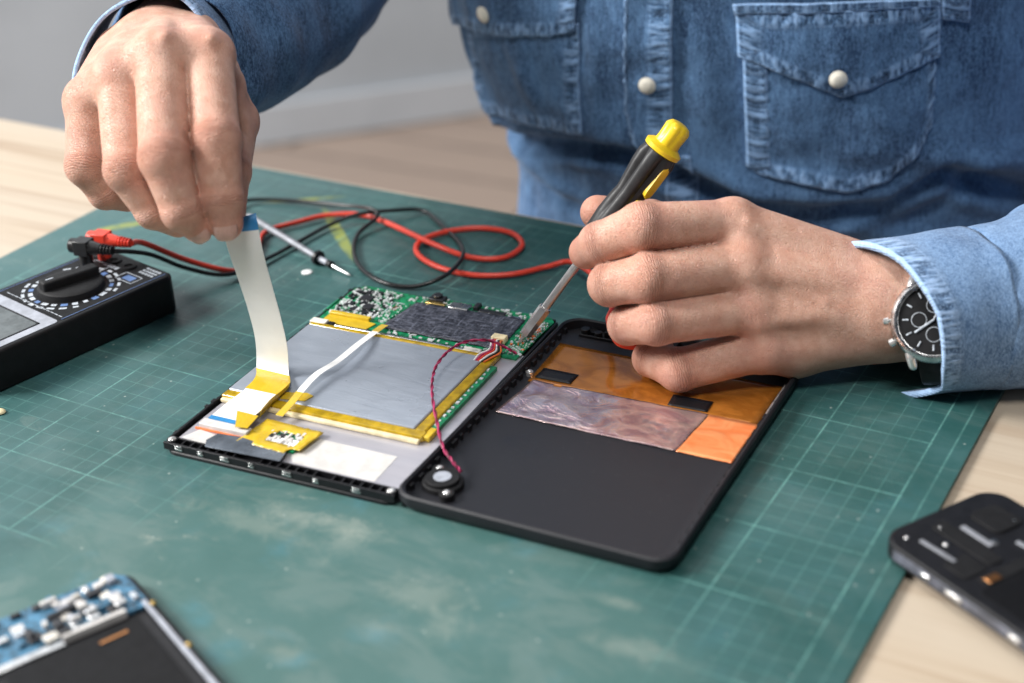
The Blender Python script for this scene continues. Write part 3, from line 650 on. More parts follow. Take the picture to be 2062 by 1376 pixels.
b = B(); b.lathe(pa_, pb_, [(0, .13), (.3, .20), (ln*.5, .21), (ln, .19)], 20); b.build('probe_handle', 'sideband2', blk)  # black handle coloured grey to stand for the glare on it
b = B(); b.lathe(pb_, pc_, [(-.1, .30), (0, .46), (.22, .46), (.3, .28)], 24); b.lathe(pb_, pc_, [(1.0, .20), (1.35, .24), (1.45, .14)], 20); b.build('finger_guard', 'black', blk)
b = B(); b.lathe(pb_, pc_, [(.28, .20), (1.05, .18)], 16); b.build('probe_sleeve', 'grey', blk)
l2 = np.linalg.norm(pc_-pb_); b = B(); b.lathe(pb_, pc_, [(1.4, .10), (l2-.3, .09), (l2, .02)], 14); b.build('probe_tip', 'steel', blk)

# ------------------------------------------------------------------ screwdriver
tip = D(1046, 690, 81.25); end = D(1372, 250, 76.2); ax = (end-tip)/np.linalg.norm(end-tip); LS = np.linalg.norm(end-tip)
SD = Thing('screwdriver', 'slim black and yellow screwdriver held in the hand, its tip on the circuit board', 'screwdriver', tip, 0)
z0 = np.zeros(3)
sp_ = 3.6
b = B(); b.lathe(z0, ax, [(0, .06), (.02, .10), (.5, .14), (.55, .30), (.62, .33), (2.3, .36), (2.4, .34)], 6); b.lathe(z0, ax, [(2.4, .35), (2.5, .33), (2.52, .2)], 24); b.build('bit_holder', 'steel', SD)
b = B(); b.lathe(z0, ax, [(2.3, .23), (6.0, .23)], 20); b.build('shaft', 'steel', SD)
HL = LS-1.75
b = B(); b.lathe(z0, ax, [(5.7, .22), (5.8, .45), (6.4, .62), (7.6, .86), (8.6, .93, .10), (9.6, .88, .18), (10.2, .80, .10), (10.8, .88, .16), (11.8, 1.02, .24), (HL-.4, 1.06, .22), (HL, .94, .05), (HL+.02, .5)], 60, 6, 1); hd = b.build('handle', 'grip', SD)
b = B(); b.lathe(z0, ax, [(HL, .60), (HL+.05, 1.0), (HL+.28, 1.03), (HL+.42, .84), (HL+.50, .68), (HL+.75, .66, .10), (HL+1.45, .70, .14), (HL+1.66, .56, .12), (HL+1.74, .36), (HL+1.74, .01)], 48, 6, 1); b.build('end_cap', 'yellow', SD)
side = CR*.72-CU*.15-CF*.68; side = side-ax*(side@ax); side /= np.linalg.norm(side); oth = np.cross(ax, side)
for t0, t1, w, r in ((HL-2.3, HL-.35, .27, 1.02), (HL-3.3, HL-2.55, .24, .93)):
    V, Fc = [], []; n = 14
    for i in range(n+1):
        f = i/n; t_ = t0+(t1-t0)*f; ww = w*math.sqrt(max(0, 1-(2*f-1)**6))
        for s_ in (-1, -.4, .4, 1): V.append(ax*t_+side*(r+.06-.03*abs(s_)**2)+oth*ww*s_)
        for s_ in (1, -1): V.append(ax*t_+side*(r-.2)+oth*ww*s_)
    for i in range(n):
        for k in range(6): Fc.append((i*6+k, i*6+(k+1) % 6, (i+1)*6+(k+1) % 6, (i+1)*6+k))
    Fc += [tuple(range(6))[::-1], tuple(range(n*6, n*6+6))]
    b = B(); b.add(V, Fc); b.build('grip_inlay', 'yellow', hd)

# ------------------------------------------------------------------ the two phones in front, small bits
def phone_left():
    a = P(250, 1140, .9); c = P(470, 1395, .9); dy = (a-c); dy[2] = 0; dy /= np.linalg.norm(dy); ang = math.degrees(math.atan2(dy[1], dy[0]))-90
    # local: origin at far right corner, x to the left is negative, y negative towards the viewer
    F = Thing('opened_phone', 'opened phone with a blue circuit board at its top end, in the bottom left corner', 'phone', (a[0], a[1], .02), ang)
    b = B(); b.prism(rrect(-7.2, .15, -14.2, .15, .9), 0, .62, .12); b.build('chassis', 'black', F, bev=.06)
    b = B(); b.bx(-6.6, -.9, -13.4, -3.4, .62, .74); b.build('battery_bay', 'glassdark', F, bev=.1)
    b = B(); b.prism([(-6.8, -3.0), (-.35, -3.0), (-.15, -2.6), (-.15, -.6), (-.6, -.1), (-6.5, -.1), (-6.8, -.5)], .62, .80); p = b.build('circuit_board', 'pcbblue', F, bev=.02)
    b = B(); b.bx(-.42, -.20, -13.5, -2.7, .70, .88); b.build('side_strip', 'grey', F, bev=.05)
    for yy in (-2.9, -6.3): 
        b = B(); b.ell((-.02, yy, .66), (.16, .16, .12), 12, True); b.build('screw', 'gold', F)
    for k in range(58):
        x, y = random.uniform(-6.5, -.5), random.uniform(-2.8, -.3); w, l, h = random.uniform(.2, .7), random.uniform(.15, .55), random.uniform(.1, .34)
        b = B(); b.box((x, y, .80+h/2), (w, l, h), random.choice((0, .0, .1))); b.build('component', random.choice(['metal', 'grey', 'whiteplate', 'chip', 'pcbblue', 'grey', 'lumen', 'foam', 'metal', 'chip']), p, bev=.03)
    b = B(); b.bx(-3.9, -1.2, -3.12, -2.85, .62, .98); b.build('shield_edge', 'whiteplate', p, bev=.03)
    b = B(); b.bx(-6.8, -3.9, -3.4, -3.02, .62, .82); b.build('shield_edge', 'metal', p, bev=.03)
    b = B(); b.box((-2.2, -4.1, .76), (1.2, .14, .03), .05); b.build('contact_strip', 'copper', F)
phone_left()
def phone_right():
    a = P(1932, 1000, 1.25); c = P(1775, 1070, 1.25); e = P(2062, 1230, 1.3)
    dx = a-c; w = np.linalg.norm(dx[:2]); ang = math.degrees(math.atan2(dx[1], dx[0]))
    dl = P(2062, 1040, 1.25)-a; al = math.degrees(math.atan2(dl[1], dl[0])); 
    dl2 = P(2050, 1285, 1.1)-P(1790, 1105, 1.1); al2 = math.degrees(math.atan2(dl2[1], dl2[0]))
    F = Thing('phone_frame', 'black stripped phone frame with a silver side, lying over the right edge of the mat', 'phone', (c[0], c[1], .25), al2)
    # local: x along the long side away from the far end; y across (positive = away from the viewer)
    hw = 6.6
    b = B(); b.prism(rrect(-.1, 13.5, -.1, hw, 1.1), .0, .80, .1); b.build('chassis', 'black', F, bev=.08)
    b = B(); b.bx(.9, 12.6, -.16, -.08, .18, .62); b.build('side_band', 'sideband', F, bev=.05)
    for x, w_ in ((2.5, .5), (3.9, .9), (7.2, .6)):
        b = B(); b.bx(x, x+w_, -.21, -.15, .30, .52); b.build('side_button', 'metal', F, bev=.03)
    b = B(); b.prism(rrect(5.0, 13.0, .5, hw-.6, .3), .80, .83); b.build('battery_bay', 'glassdark', F)
    b = B(); b.bx(4.4, 5.0, 1.0, hw-1, .80, .86); b.build('bay_edge', 'blacksoft', F, bev=.02)
    b = B(); b.bx(4.55, 4.95, 1.2, 1.9, .86, .90); b.build('contact', 'copper', F, bev=.02)
    for x, y, l, w_, an in ((1.6, 1.1, 1.9, .20, .05), (1.8, 3.2, 1.7, .28, 0.0), (3.7, 4.3, 1.0, .22, .1), (5.2, 6.2, 1.5, .18, 0)):
        b = B(); b.box((x+l*.3, y, .84), (l, w_, .08), an); b.build('contact_strip', 'sideband2', F, bev=.03)
    for x, y, r in ((.75, .75, .13), (2.0, 1.75, .15), (3.0, 3.45, .22), (1.0, 2.4, .10), (2.4, 5.3, .13), (4.7, 5.3, .18)):
        b = B(); b.ell((x, y, .80), (r, r, .09), 12, True); b.build('screw', 'metal', F)
    b = B(); b.prism(rrect(.7, 4.1, 2.1, 2.9, .2), .80, .86); b.prism(rrect(1.0, 2.7, 4.0, 5.6, .3), .80, .88); b.prism(rrect(2.9, 4.2, .6, 1.9, .2), .80, .85); b.build('inner_plate', 'blacksoft', F, bev=.02)
phone_right()
c = P(618, 549, .02); b = B(); b.lathe((0, 0, 0), (0, 0, 1), [(0, .33), (.04, .33), (.06, .30)], 24); dk = b.build('sticker_dot', 'white'); dk.location = Vector(c)*S
tag(dk, 'small round white disc lying on the mat between the ribbon cable and the probe tip', 'disc')
c = P(-3, 832, .02); b = B(); b.ell((0, 0, .05), (.4, .3, .18), 12, True); dk = b.build('crumb', 'cream'); dk.location = Vector(c)*S
tag(dk, 'tiny cream scrap on the mat at the left edge below the multimeter', 'scrap')

# ------------------------------------------------------------------ the person: distance-field hands
def surface_nets(Fv, o, h):
    S_ = Fv < 0; nx, ny, nz = Fv.shape
    cnt = np.zeros((nx-1, ny-1, nz-1), np.int8)
    offs = [(i, j, k) for i in (0, 1) for j in (0, 1) for k in (0, 1)]
    for i, j, k in offs: cnt += S_[i:nx-1+i, j:ny-1+j, k:nz-1+k]
    idx = np.argwhere((cnt > 0) & (cnt < 8)); vals = np.stack([Fv[idx[:, 0]+i, idx[:, 1]+j, idx[:, 2]+k] for i, j, k in offs], 1)
    acc = np.zeros((len(idx), 3)); num = np.zeros(len(idx))
    for a in range(8):
        for c in range(a+1, 8):
            da = np.array(offs[c])-np.array(offs[a])
            if abs(da).sum() != 1: continue
            va, vc = vals[:, a], vals[:, c]; mk = (va < 0) != (vc < 0); t_ = np.where(mk, va/(va-vc+1e-12), 0)
            acc += mk[:, None]*(np.array(offs[a])+t_[:, None]*da); num += mk
    V = (idx+acc/num[:, None])*h+o
    im = -np.ones(cnt.shape, np.int64); im[idx[:, 0], idx[:, 1], idx[:, 2]] = np.arange(len(idx)); Q_ = []
    for ax_ in range(3):
        sl = [slice(1, -1)]*3; A = [slice(1, n-1) for n in Fv.shape]; A[ax_] = slice(0, Fv.shape[ax_]-1); C = list(A); C[ax_] = slice(1, Fv.shape[ax_])
        s0, s1 = S_[tuple(A)], S_[tuple(C)]; e = np.argwhere(s0 != s1); base = e.copy()
        for d_ in range(3):
            if d_ != ax_: base[:, d_] += 1
        u, w = [(1, 2), (2, 0), (0, 1)][ax_]
        def cell(du, dw):
            c_ = base.copy(); c_[:, u] += du; c_[:, w] += dw; return im[c_[:, 0], c_[:, 1], c_[:, 2]]
        q = np.stack([cell(-1, -1), cell(0, -1), cell(0, 0), cell(-1, 0)], 1)
        fl_ = s1[e[:, 0], e[:, 1], e[:, 2]]; q[fl_] = q[fl_][:, ::-1]; Q_.append(q)
    Q_ = np.concatenate(Q_); Q_ = Q_[(Q_ >= 0).all(1)]
    return V, Q_
def J(x, y, d, r): return np.append(D(x, y, d), r*d/FPX)      # joint: place and radius
def smin(a, c, k): h_ = np.clip(.5+.5*(c-a)/k, 0, 1); return c*(1-h_)+a*h_-k*h_*(1-h_)
class Field:
    def __init__(s, pts, h, pad=.7):
        pts = np.array(pts); lo = (pts[:, :3]-pts[:, 3:]).min(0)-pad; hi = (pts[:, :3]+pts[:, 3:]).max(0)+pad
        s.o, s.h = lo, h; s.n = np.ceil((hi-lo)/h).astype(int)+1
        s.g = [(lo[i]+h*np.arange(s.n[i])).astype(np.float32) for i in range(3)]
    def new(s): return np.full(tuple(s.n), 9., np.float32)
    def cone(s, Fv, a, c, k=0., pad=.8):
        r = max(a[3], c[3])+pad; lo = np.minimum(a[:3], c[:3])-r; hi = np.maximum(a[:3], c[:3])+r
        i0 = np.clip(((lo-s.o)/s.h).astype(int), 0, s.n-1); i1 = np.clip(((hi-s.o)/s.h).astype(int)+1, 0, s.n)
        if (i1 <= i0).any(): return
        sl = tuple(slice(p_, q_) for p_, q_ in zip(i0, i1))
        X = s.g[0][sl[0]][:, None, None]-a[0]; Y = s.g[1][sl[1]][None, :, None]-a[1]; Z = s.g[2][sl[2]][None, None, :]-a[2]
        d = (c-a)[:3]; L = d@d+1e-9; t_ = np.clip((X*d[0]+Y*d[1]+Z*d[2])/L, 0, 1)
        v = np.sqrt((X-t_*d[0])**2+(Y-t_*d[1])**2+(Z-t_*d[2])**2)-(a[3]+(c[3]-a[3])*t_)
        v = v.astype(np.float32); Fv[sl] = smin(Fv[sl], v, k) if k else np.minimum(Fv[sl], v)
def hand(fingers, palm, ridges, h, webs=()):
    allp = [p for f in fingers for p in f]+[p for ab in palm for p in ab]
    fd = Field(allp, h); base = fd.new()
    for a, c in palm: fd.cone(base, a, c, .55)
    for a, c in ridges: fd.cone(base, a, c, .5, .7)
    out = base.copy()
    for f in fingers:
        q = fd.new()
        for i in range(len(f)-1): fd.cone(q, f[i], f[i+1], .12)
        for i in range(1, len(f)-1):                       # knuckle swelling
            k = f[i].copy(); k[3] *= 1.035; fd.cone(q, k, k, .2)
        out = np.minimum(out, smin(base, q, .33))
    for a, c in webs: fd.cone(out, a, c, .35)
    V, Fq = surface_nets(out, fd.o, h)
    return V, Fq
HS = .085
# --- hand that holds the ribbon (on the left of the photograph)
l_index = [J(417, 112, 74.4, 52), J(436, 282, 71.7, 48), J(447, 402, 72.1, 42), J(455, 450, 72.6, 35)]
l_mid = [J(325, 116, 73.8, 54), J(331, 318, 71.0, 51), J(366, 425, 71.7, 41), J(398, 457, 72.5, 32)]
l_ring = [J(243, 156, 74.2, 50), J(254, 343, 72.4, 44), J(309, 425, 73.3, 36), J(358, 452, 74.6, 27)]
l_pink = [J(181, 205, 75.4, 48), J(173, 335, 74.8, 40), J(212, 388, 75.8, 33), J(256, 400, 77.2, 27)]
l_thumb = [J(430, 150, 80, 48), J(470, 245, 77.6, 50), J(458, 345, 75.4, 46), J(460, 425, 74.5, 35)]
LW = [J(385, 88, 81, 60), J(340, 92, 80.4, 66), J(290, 98, 80.4, 66), J(250, 112, 81, 60)]
lf = [l_index, l_mid, l_ring, l_pink, l_thumb]
lpalm = [(LW[i], f[0]) for i, f in enumerate(lf[:4])]
lpalm += [(LW[0], l_thumb[0]), (l_thumb[0], J(440, 175, 76.6, 50)), (J(440, 175, 76.6, 50), J(462, 250, 76.6, 46)),
          (J(380, 130, 77, 62), J(260, 150, 77.4, 62)), (J(395, 200, 77, 36), J(412, 330, 76.4, 30)), (J(412, 330, 76.4, 30), J(440, 400, 75.6, 26)), (l_index[0], l_mid[0]), (l_mid[0], l_ring[0]), (l_ring[0], l_pink[0])]
lfore = [J(318, 96, 81, 84), J(360, 60, 86, 88), J(470, -20, 93, 90)]
lpalm += [(lfore[0], lfore[1])]
lr = [(J(332, 78, 72.6, 8), J(330, 60, 77.5, 8)), (J(425, 80, 73.2, 8), J(370, 55, 78.6, 8))]
V1, F1 = hand(lf, lpalm, lr, HS)
# --- hand that holds the screwdriver
r_index = [J(1476, 448, 75.8, 46), J(1292, 458, 74.4, 50), J(1208, 490, 75.6, 42), J(1180, 508, 76.8, 35)]
r_mid = [J(1497, 536, 75.2, 51), J(1305, 560, 74.0, 50), J(1228, 573, 75.4, 43), J(1232, 584, 77.6, 36)]
r_ring = [J(1517, 622, 75.4, 48), J(1322, 650, 74.3, 45), J(1264, 655, 75.9, 39), J(1275, 655, 78.0, 31)]
r_pink = [J(1542, 700, 76.0, 46), J(1368, 745, 75.9, 43), J(1311, 722, 77.2, 36), J(1328, 705, 79.0, 30)]
r_thumb = [J(1600, 545, 80.5, 58), J(1440, 480, 81, 46), J(1310, 444, 80.7, 40), J(1203, 428, 79.6, 35)]
RW = [J(1765, 560, 76.4, 62), J(1770, 592, 75.7, 66), J(1772, 628, 75.7, 66), J(1772, 662, 76.3, 62)]
rf = [r_index, r_mid, r_ring, r_pink, r_thumb]
rpalm = [(RW[i], f[0]) for i, f in enumerate(rf[:4])]
rpalm += [(RW[1], r_thumb[0]), (r_thumb[0], J(1480, 500, 78.2, 52)), (J(1600, 700, 76.8, 58), J(1770, 655, 77, 72)), (J(1570, 560, 76.7, 66), J(1590, 660, 76.9, 66)),
          (r_index[0], r_mid[0]), (r_mid[0], r_ring[0]), (r_ring[0], r_pink[0]), (J(1600, 700, 76.8, 58), r_pink[0])]
rfore = [J(1772, 612, 76.6, 112), J(1880, 618, 76.4, 114), J(2120, 600, 77.4, 130)]
rpalm += [(rfore[0], rfore[1])]
rr = [(J(1510, 548, 74.15, 9), J(1700, 580, 74.6, 6)), (J(1505, 450, 74.75, 9), J(1690, 545, 75.1, 6)), (J(1530, 650, 74.5, 9), J(1700, 628, 74.6, 6)),
      (J(1600, 585, 74.45, 3), J(1660, 612, 74.4, 3)), (J(1660, 612, 74.4, 3), J(1720, 665, 74.8, 3))]
V2, F2 = hand(rf, rpalm, rr, HS)
def coarse(V, F_): return V, F_
allV = [V1, V2]; allF = [F1, F2+len(V1)]
# arms and trunk inside the shirt, same mesh
SHL, SHR = D(980, -560, 118), D(2330, -420, 112)
def limb(pts):
    q = B(); p = spline([x[:3] for x in pts], 8); r = np.interp(np.linspace(0, len(pts)-1, len(p)), range(len(pts)), [x[3] for x in pts]); q.tube(p, r, 20); return np.array(q.V), q.F
PV = np.array(np.concatenate(allV)); body_faces = np.concatenate(allF).tolist(); body_v = PV.tolist()
ELL, ELR = D(760, -330, 103), D(2640, 560, 84)
for pts in ([lfore[0], lfore[2], np.append(ELL, 4.2), np.append(SHL, 5)], [rfore[0], rfore[2], np.append(ELR, 4.2), np.append((ELR+SHR)/2+np.array([3, 3, -2]), 4.2), np.append(SHR, 5)]):
    v, f = limb([np.append(p[:3], p[3]*.96) if i == 0 else p for i, p in enumerate(pts)]); n0 = len(body_v); body_v += v.tolist(); body_faces += [tuple(i+n0 for i in q) for q in f]

PER = Thing('person', 'person in blue denim shirt behind the table lifting a ribbon cable and holding a screwdriver', 'person', (9., 96., 0), 0)
def body_mesh():
    # attributes for creases and redness
    V = np.array(body_v); kn = np.zeros(len(V)); kx = np.zeros(len(V)); rd = np.zeros(len(V))
    nh = len(PV); H = V[:nh]
    for f in lf+rf:
        for i in range(1, len(f)):
            j = f[i][:3]; ax_ = f[i][:3]-f[i-1][:3]; ax_ /= np.linalg.norm(ax_); d = H-j; along = d@ax_
            r = f[i][3]; R = np.linalg.norm(d, axis=1)
            if i < len(f)-1:
                dors = np.clip(((H-j)@(-CF))/r, 0, 1)
                w = np.exp(-(along/(.40 if i == 1 else .26))**2)*(R < r*1.5)*(.25+.75*dors)
                m_ = w > kn[:nh]; kn[:nh][m_] = w[m_]; kx[:nh][m_] = along[m_]
                rd[:nh] = np.maximum(rd[:nh], .75*np.exp(-(R/(r*1.15))**4))
            else: rd[:nh] = np.maximum(rd[:nh], .8*np.exp(-(R/(r*1.5))**4))
        rr_ = np.linalg.norm(H-f[0][:3], axis=1); rd[:nh] = np.maximum(rd[:nh], .5*np.exp(-(rr_/(f[0][3]*1.15))**4))
    me = _mesh('body', V-PER.loc, body_faces, 'skin', True)
    for nm, a in (('kn', kn), ('kx', kx), ('redness', rd)):
        at = me.attributes.new(nm, 'FLOAT', 'POINT'); at.data.foreach_set('value', a.astype(np.float32)[:len(me.vertices)])
    o = bpy.data.objects.new('body', me); COL.objects.link(o); o.parent = PER.o
    m_ = o.modifiers.new('smooth', 'SMOOTH'); m_.factor = .5; m_.iterations = 2
    return o
body = body_mesh()
def nail(j, prev, facing, w, l, lift=.0):
    """curved plate on the back of a fingertip"""
    c, r = j[:3], j[3]; ax_ = j[:3]-prev[:3]; ax_ /= np.linalg.norm(ax_); n_ = facing-ax_*(facing@ax_); n_ /= np.linalg.norm(n_); s_ = np.cross(ax_, n_)
    V = []; nu, nv = 12, 12
    for i in range(nu+1):
        for k in range(nv+1):
            u, v = -1+2*i/nu, -1+2*k/nv; uu = u*math.sqrt(1-.35*v*v); vv = v*math.sqrt(1-.25*u*u)
            th = uu*w; rad = r+.015+lift-.18*max(0, vv)**2*r-.03*(abs(vv) > .97)
            V.append(c+ax_*(vv*l+.12*r)+rad*(n_*math.cos(th)+s_*math.sin(th)))
    q = B(); q.add(np.array(V)-PER.loc, [(i*(nv+1)+k, i*(nv+1)+k+1, (i+1)*(nv+1)+k+1, (i+1)*(nv+1)+k) for i in range(nu) for k in range(nv)])
    o = q.build('fingernail', 'nailm', PER); md = o.modifiers.new('solid', 'SOLIDIFY'); md.thickness = .05*S; md.offset = -1
nail(l_index[3], l_index[2], -CF+CR*.05, .78, .58)
nail(l_mid[3], l_mid[2], -CF*1.-CU*.25-CR*.1, .70, .50)

# ------------------------------------------------------------------ the shirt
RHO = math.radians(-20)
EX = np.array([math.cos(RHO), math.sin(RHO), 0]); EN = np.array([math.sin(RHO), -math.cos(RHO), 0])
FR0 = P(1312, 160, Y=92.5); TC = FR0-EN*11.5; TC[2] = 0
def ha(z, s=0):
    if s > 0: return np.interp(z, [-25, -2, 8, 16, 34], [24.3, 24.4, 24.5, 24.6, 25])
    return np.interp(z, [-25, -2, 3, 8, 16, 34], [12.5, 12.8, 13.6, 16.2, 18.0, 20.0])
def hb(z): return np.interp(z, [-25, -2, 3, 8, 16, 34], [9.6, 10.0, 10.6, 11.5, 12.6, 13])
def sm(x, a, c): t_ = min(1, max(0, (x-a)/(c-a))); return t_*t_*(3-2*t_)
def fold_line(s): return np.interp(s, FLS, FLZ)
def folds(s, z):
    d = 0
    zf = fold_line(s)                                           # the shirt bunches over this line above the lap
    up = z-zf
    if FON:
        d += (1.35*sm(up, -.35, .75)*math.exp(-max(0, up)/6.)-.75*math.exp(-((up+.75)/.75)**2))*sm(s, -19, -14)*(1-sm(s, 20, 24))
        d += .5*math.exp(-((up+2.2)/.8)**2)
    for (s0, z0_, ang, ln_, wd_, am) in FL:
        u = (s-s0)*math.cos(ang)+(z-z0_)*math.sin(ang); v = -(s-s0)*math.sin(ang)+(z-z0_)*math.cos(ang)
        if abs(u) < 3*ln_ and abs(v) < 5*wd_: d += am*math.exp(-(u/ln_)**2)*(math.exp(-(v/wd_)**2)-.6*math.exp(-((v+1.7*wd_)/wd_)**2))
    d += .34*noise.noise(Vector((s*.16, z*.22, 1.3)))+.20*noise.noise(Vector((s*.55, z*.35, 5.1)))+.09*noise.noise(Vector((s*1.5, z*.7, 5.1)))
    return d
FON = False; FL = []; FLS = [0, 1]; FLZ = [0, 0]
def T0(s, z):
    a, c = ha(z, s), hb(z); ph = s/13.
    return TC+EX*a*math.sin(ph)+EN*c*math.cos(ph)+np.array([0, 0, z])
def TS(s, z, off=0.):
    p = T0(s, z); e1 = T0(s+.1, z)-p; e2 = T0(s, z+.1)-p; n_ = np.cross(e1, e2); n_ /= np.linalg.norm(n_)
    if n_@EN*math.cos(s/13.) + n_@EX*math.sin(s/13.) < 0: n_ = -n_
    return p+n_*(folds(s, z)+off)
def SZ(px, py):                                             # photograph -> place on the shirt
    s, z = (px-1312)/33., 14.5-py/30.
    def im(s, z): d = T0(s, z)-CC; w = d@CF; return np.array([1031+FPX*(d@CR)/w, 688-FPX*(d@CU)/w])
    for _ in range(12):
        f0 = im(s, z); Jm = np.array([(im(s+.01, z)-f0)/.01, (im(s, z+.01)-f0)/.01]).T; st = np.linalg.solve(Jm, np.array([px, py])-f0)
        st = np.clip(st, -3, 3); s += st[0]; z += st[1]; s = max(-19, min(22, s))
    return s, z
_fl = [SZ(*q) for q in ((1052, 262), (1120, 274), (1200, 284), (1260, 292), (1340, 318), (1430, 366), (1520, 398), (1650, 408), (1780, 396), (1900, 330), (1990, 250))]
FLS = [q[0] for q in _fl]; FLZ = [q[1] for q in _fl]; FON = True
def _ridge(x0, y0, x1, y1, w, am):
    a, c = SZ(x0, y0), SZ(x1, y1); return ((a[0]+c[0])/2, (a[1]+c[1])/2, math.atan2(c[1]-a[1], c[0]-a[0]), math.hypot(a[0]-c[0], a[1]-c[1])/2, w, am)
FL = [_ridge(1560, 425, 1720, 430, .75, .7), _ridge(1680, 455, 1960, 330, .7, .9), _ridge(1750, 470, 2000, 400, .6, .8), _ridge(1850, 300, 1990, 150, .8, .6),
      _ridge(1070, 330, 1200, 410, .6, .6), _ridge(1110, 310, 1250, 330, .5, .5), _ridge(1200, 20, 1215, 230, .55, .35), _ridge(1420, 60, 1440, 300, .7, .35), _ridge(1060, 70, 1100, 200, .7, .3),
      _ridge(1440, 330, 1560, 400, .5, .5), _ridge(950, 60, 1040, 250, .8, .5)]
def cloth(name, V, Fc, mat, parent, sd=None, sa=None, thick=.12, sub=False, label=None, off=-1):
    me = _mesh(name, np.array(V)-PER.loc, Fc, mat, True)
    for nm, a in (('sd', sd), ('sa', sa)):
        at = me.attributes.new(nm, 'FLOAT', 'POINT'); at.data.foreach_set('value', np.array(a if a is not None else [9.]*len(V), np.float32))
    o = bpy.data.objects.new(name, me); COL.objects.link(o); o.parent = parent.o if isinstance(parent, Thing) else parent
    if thick: m_ = o.modifiers.new('solid', 'SOLIDIFY'); m_.thickness = thick*S; m_.offset = off
    if label: o['label'] = label
    return o
def gridf(nu, nv, wrap=False):
    if wrap: return [(j*nu+i, j*nu+(i+1) % nu, (j+1)*nu+(i+1) % nu, (j+1)*nu+i) for j in range(nv-1) for i in range(nu)]
    return [(j*nu+i, j*nu+i+1, (j+1)*nu+i+1, (j+1)*nu+i) for j in range(nv-1) for i in range(nu-1)]
nu, nv = 230, 190; zz = np.linspace(-22, 34, nv); ss = np.linspace(-13*math.pi, 13*math.pi, nu, endpoint=False)
shirt = cloth('shirt', [TS(s, z) for z in zz for s in ss], gridf(nu, nv, True), 'denim', PER, thick=.1)
def patch(name, cols, mat='denim', off=.16, res=.16, parent=None, thick=.14, puff=0., skip_top=False):
    """cols: list of (px, ytop, ybottom) down the photograph; sewn down on the shirt"""
    tops = [SZ(x[0] if not isinstance(x[0], tuple) else x[0][0], x[1]) for x in cols]; bots = [SZ(x[0] if not isinstance(x[0], tuple) else x[0][1], x[2]) for x in cols]
    tops, bots = np.array(tops), np.array(bots)
    L = np.concatenate([[0], np.cumsum(np.linalg.norm(np.diff(bots, axis=0), axis=1))]); W_ = max(np.linalg.norm(tops-bots, axis=1))
    a = max(6, int(L[-1]/res)); c = max(6, int(W_/res)); V, sd, sa = [], [], []
    for j in range(c+1):
        for i in range(a+1):
            t_ = L[-1]*i/a; tp_ = np.array([np.interp(t_, L, tops[:, k]) for k in (0, 1)]); bp = np.array([np.interp(t_, L, bots[:, k]) for k in (0, 1)])
            p = bp+(tp_-bp)*j/c; H_ = np.linalg.norm(tp_-bp)
            dl, dr, db, dt = t_, L[-1]-t_, H_*j/c, H_*(1-j/c)+(9 if skip_top else 0)
            m_ = min(dl, dr, db, dt); e = off+puff*math.sin(math.pi*i/a)*math.sin(math.pi*min(1, .15+.85*j/c))
            along = t_ if m_ in (db, dt) else H_*j/c+50
            wob = .05*math.sin(along*6+3*noise.noise(Vector((along, 0, 0))))*math.exp(-m_/.5)
            V.append(TS(p[0], p[1], e+wob)); sd.append(m_); sa.append(along)
    return cloth(name, V, gridf(a+1, c+1), mat, parent or shirt, sd, sa, thick)
def button(px, py, off=.42, r=.50):
    s, z = SZ(px, py); c0 = TS(s, z, off); n_ = TS(s, z, off+1)-c0
    b = B(); b.lathe(c0-PER.loc, c0+n_-PER.loc, [(-.12, r*.8), (-.05, r*1.12), (.03, r*1.12), (.05, r*.98), (.16, r*.80), (.21, r*.5), (.23, .05)], 28); return b
patch('placket', [(1268, -220, 205), (1285, -220, 265), (1312, -220, 300), (1336, -220, 300), (1360, -220, 300)], off=.38)
patch('lower_placket', [((1340, 1345), 300, 430), ((1360, 1368), 300, 432), ((1380, 1392), 300, 434), ((1395, 1412), 300, 436)], off=.10)
pk = patch('pocket', [((1497, 1505), 70, 318), ((1530, 1530), 70, 335), ((1620, 1620), 70, 352), ((1700, 1700), 70, 368), ((1790, 1785), 70, 345), ((1850, 1840), 70, 290), ((1884, 1868), 70, 240)], off=.20, puff=.35)
patch('pocket_edge', [((1497, 1506), 110, 318), ((1520, 1529), 110, 325), ((1545, 1553), 110, 325)], off=.34, thick=.1)
patch('pocket_flap', [((1482, 1487), 22, 105), ((1540, 1540), 20, 122), ((1620, 1620), 17, 152), ((1690, 1690), 14, 182), ((1760, 1760), 12, 160), ((1830, 1830), 10, 130), ((1890, 1886), 8, 105)], off=.42, puff=.55)
patch('yoke_seam', [((1476, 1480), 4, 24), (1560, 0, 20), (1690, -3, 17), (1800, -5, 12), ((1888, 1890), -8, 8)], off=.50)
patch('side_tab', [((1895, 1895), -10, 36), ((1925, 1925), -10, 40), ((1950, 1948), -10, 42)], off=.3)
patch('pocket', [((960, 1015), 40, 200), ((1040, 1080), 40, 232), ((1110, 1130), 45, 245), ((1168, 1190), 45, 255)], off=.18, puff=.15)
patch('pocket_flap', [((925, 930), -40, 25), ((960, 965), -40, 45), ((1040, 1040), -40, 60), ((1120, 1120), -40, 63), ((1170, 1163), -40, 58)], off=.40, puff=.3)
for bx_, by_, bo_ in ((1310, 160, .52), (1683, 140, 1.15), (1001, 16, .85)): button(bx_, by_, bo_).build('snap_button', 'pearl', shirt)

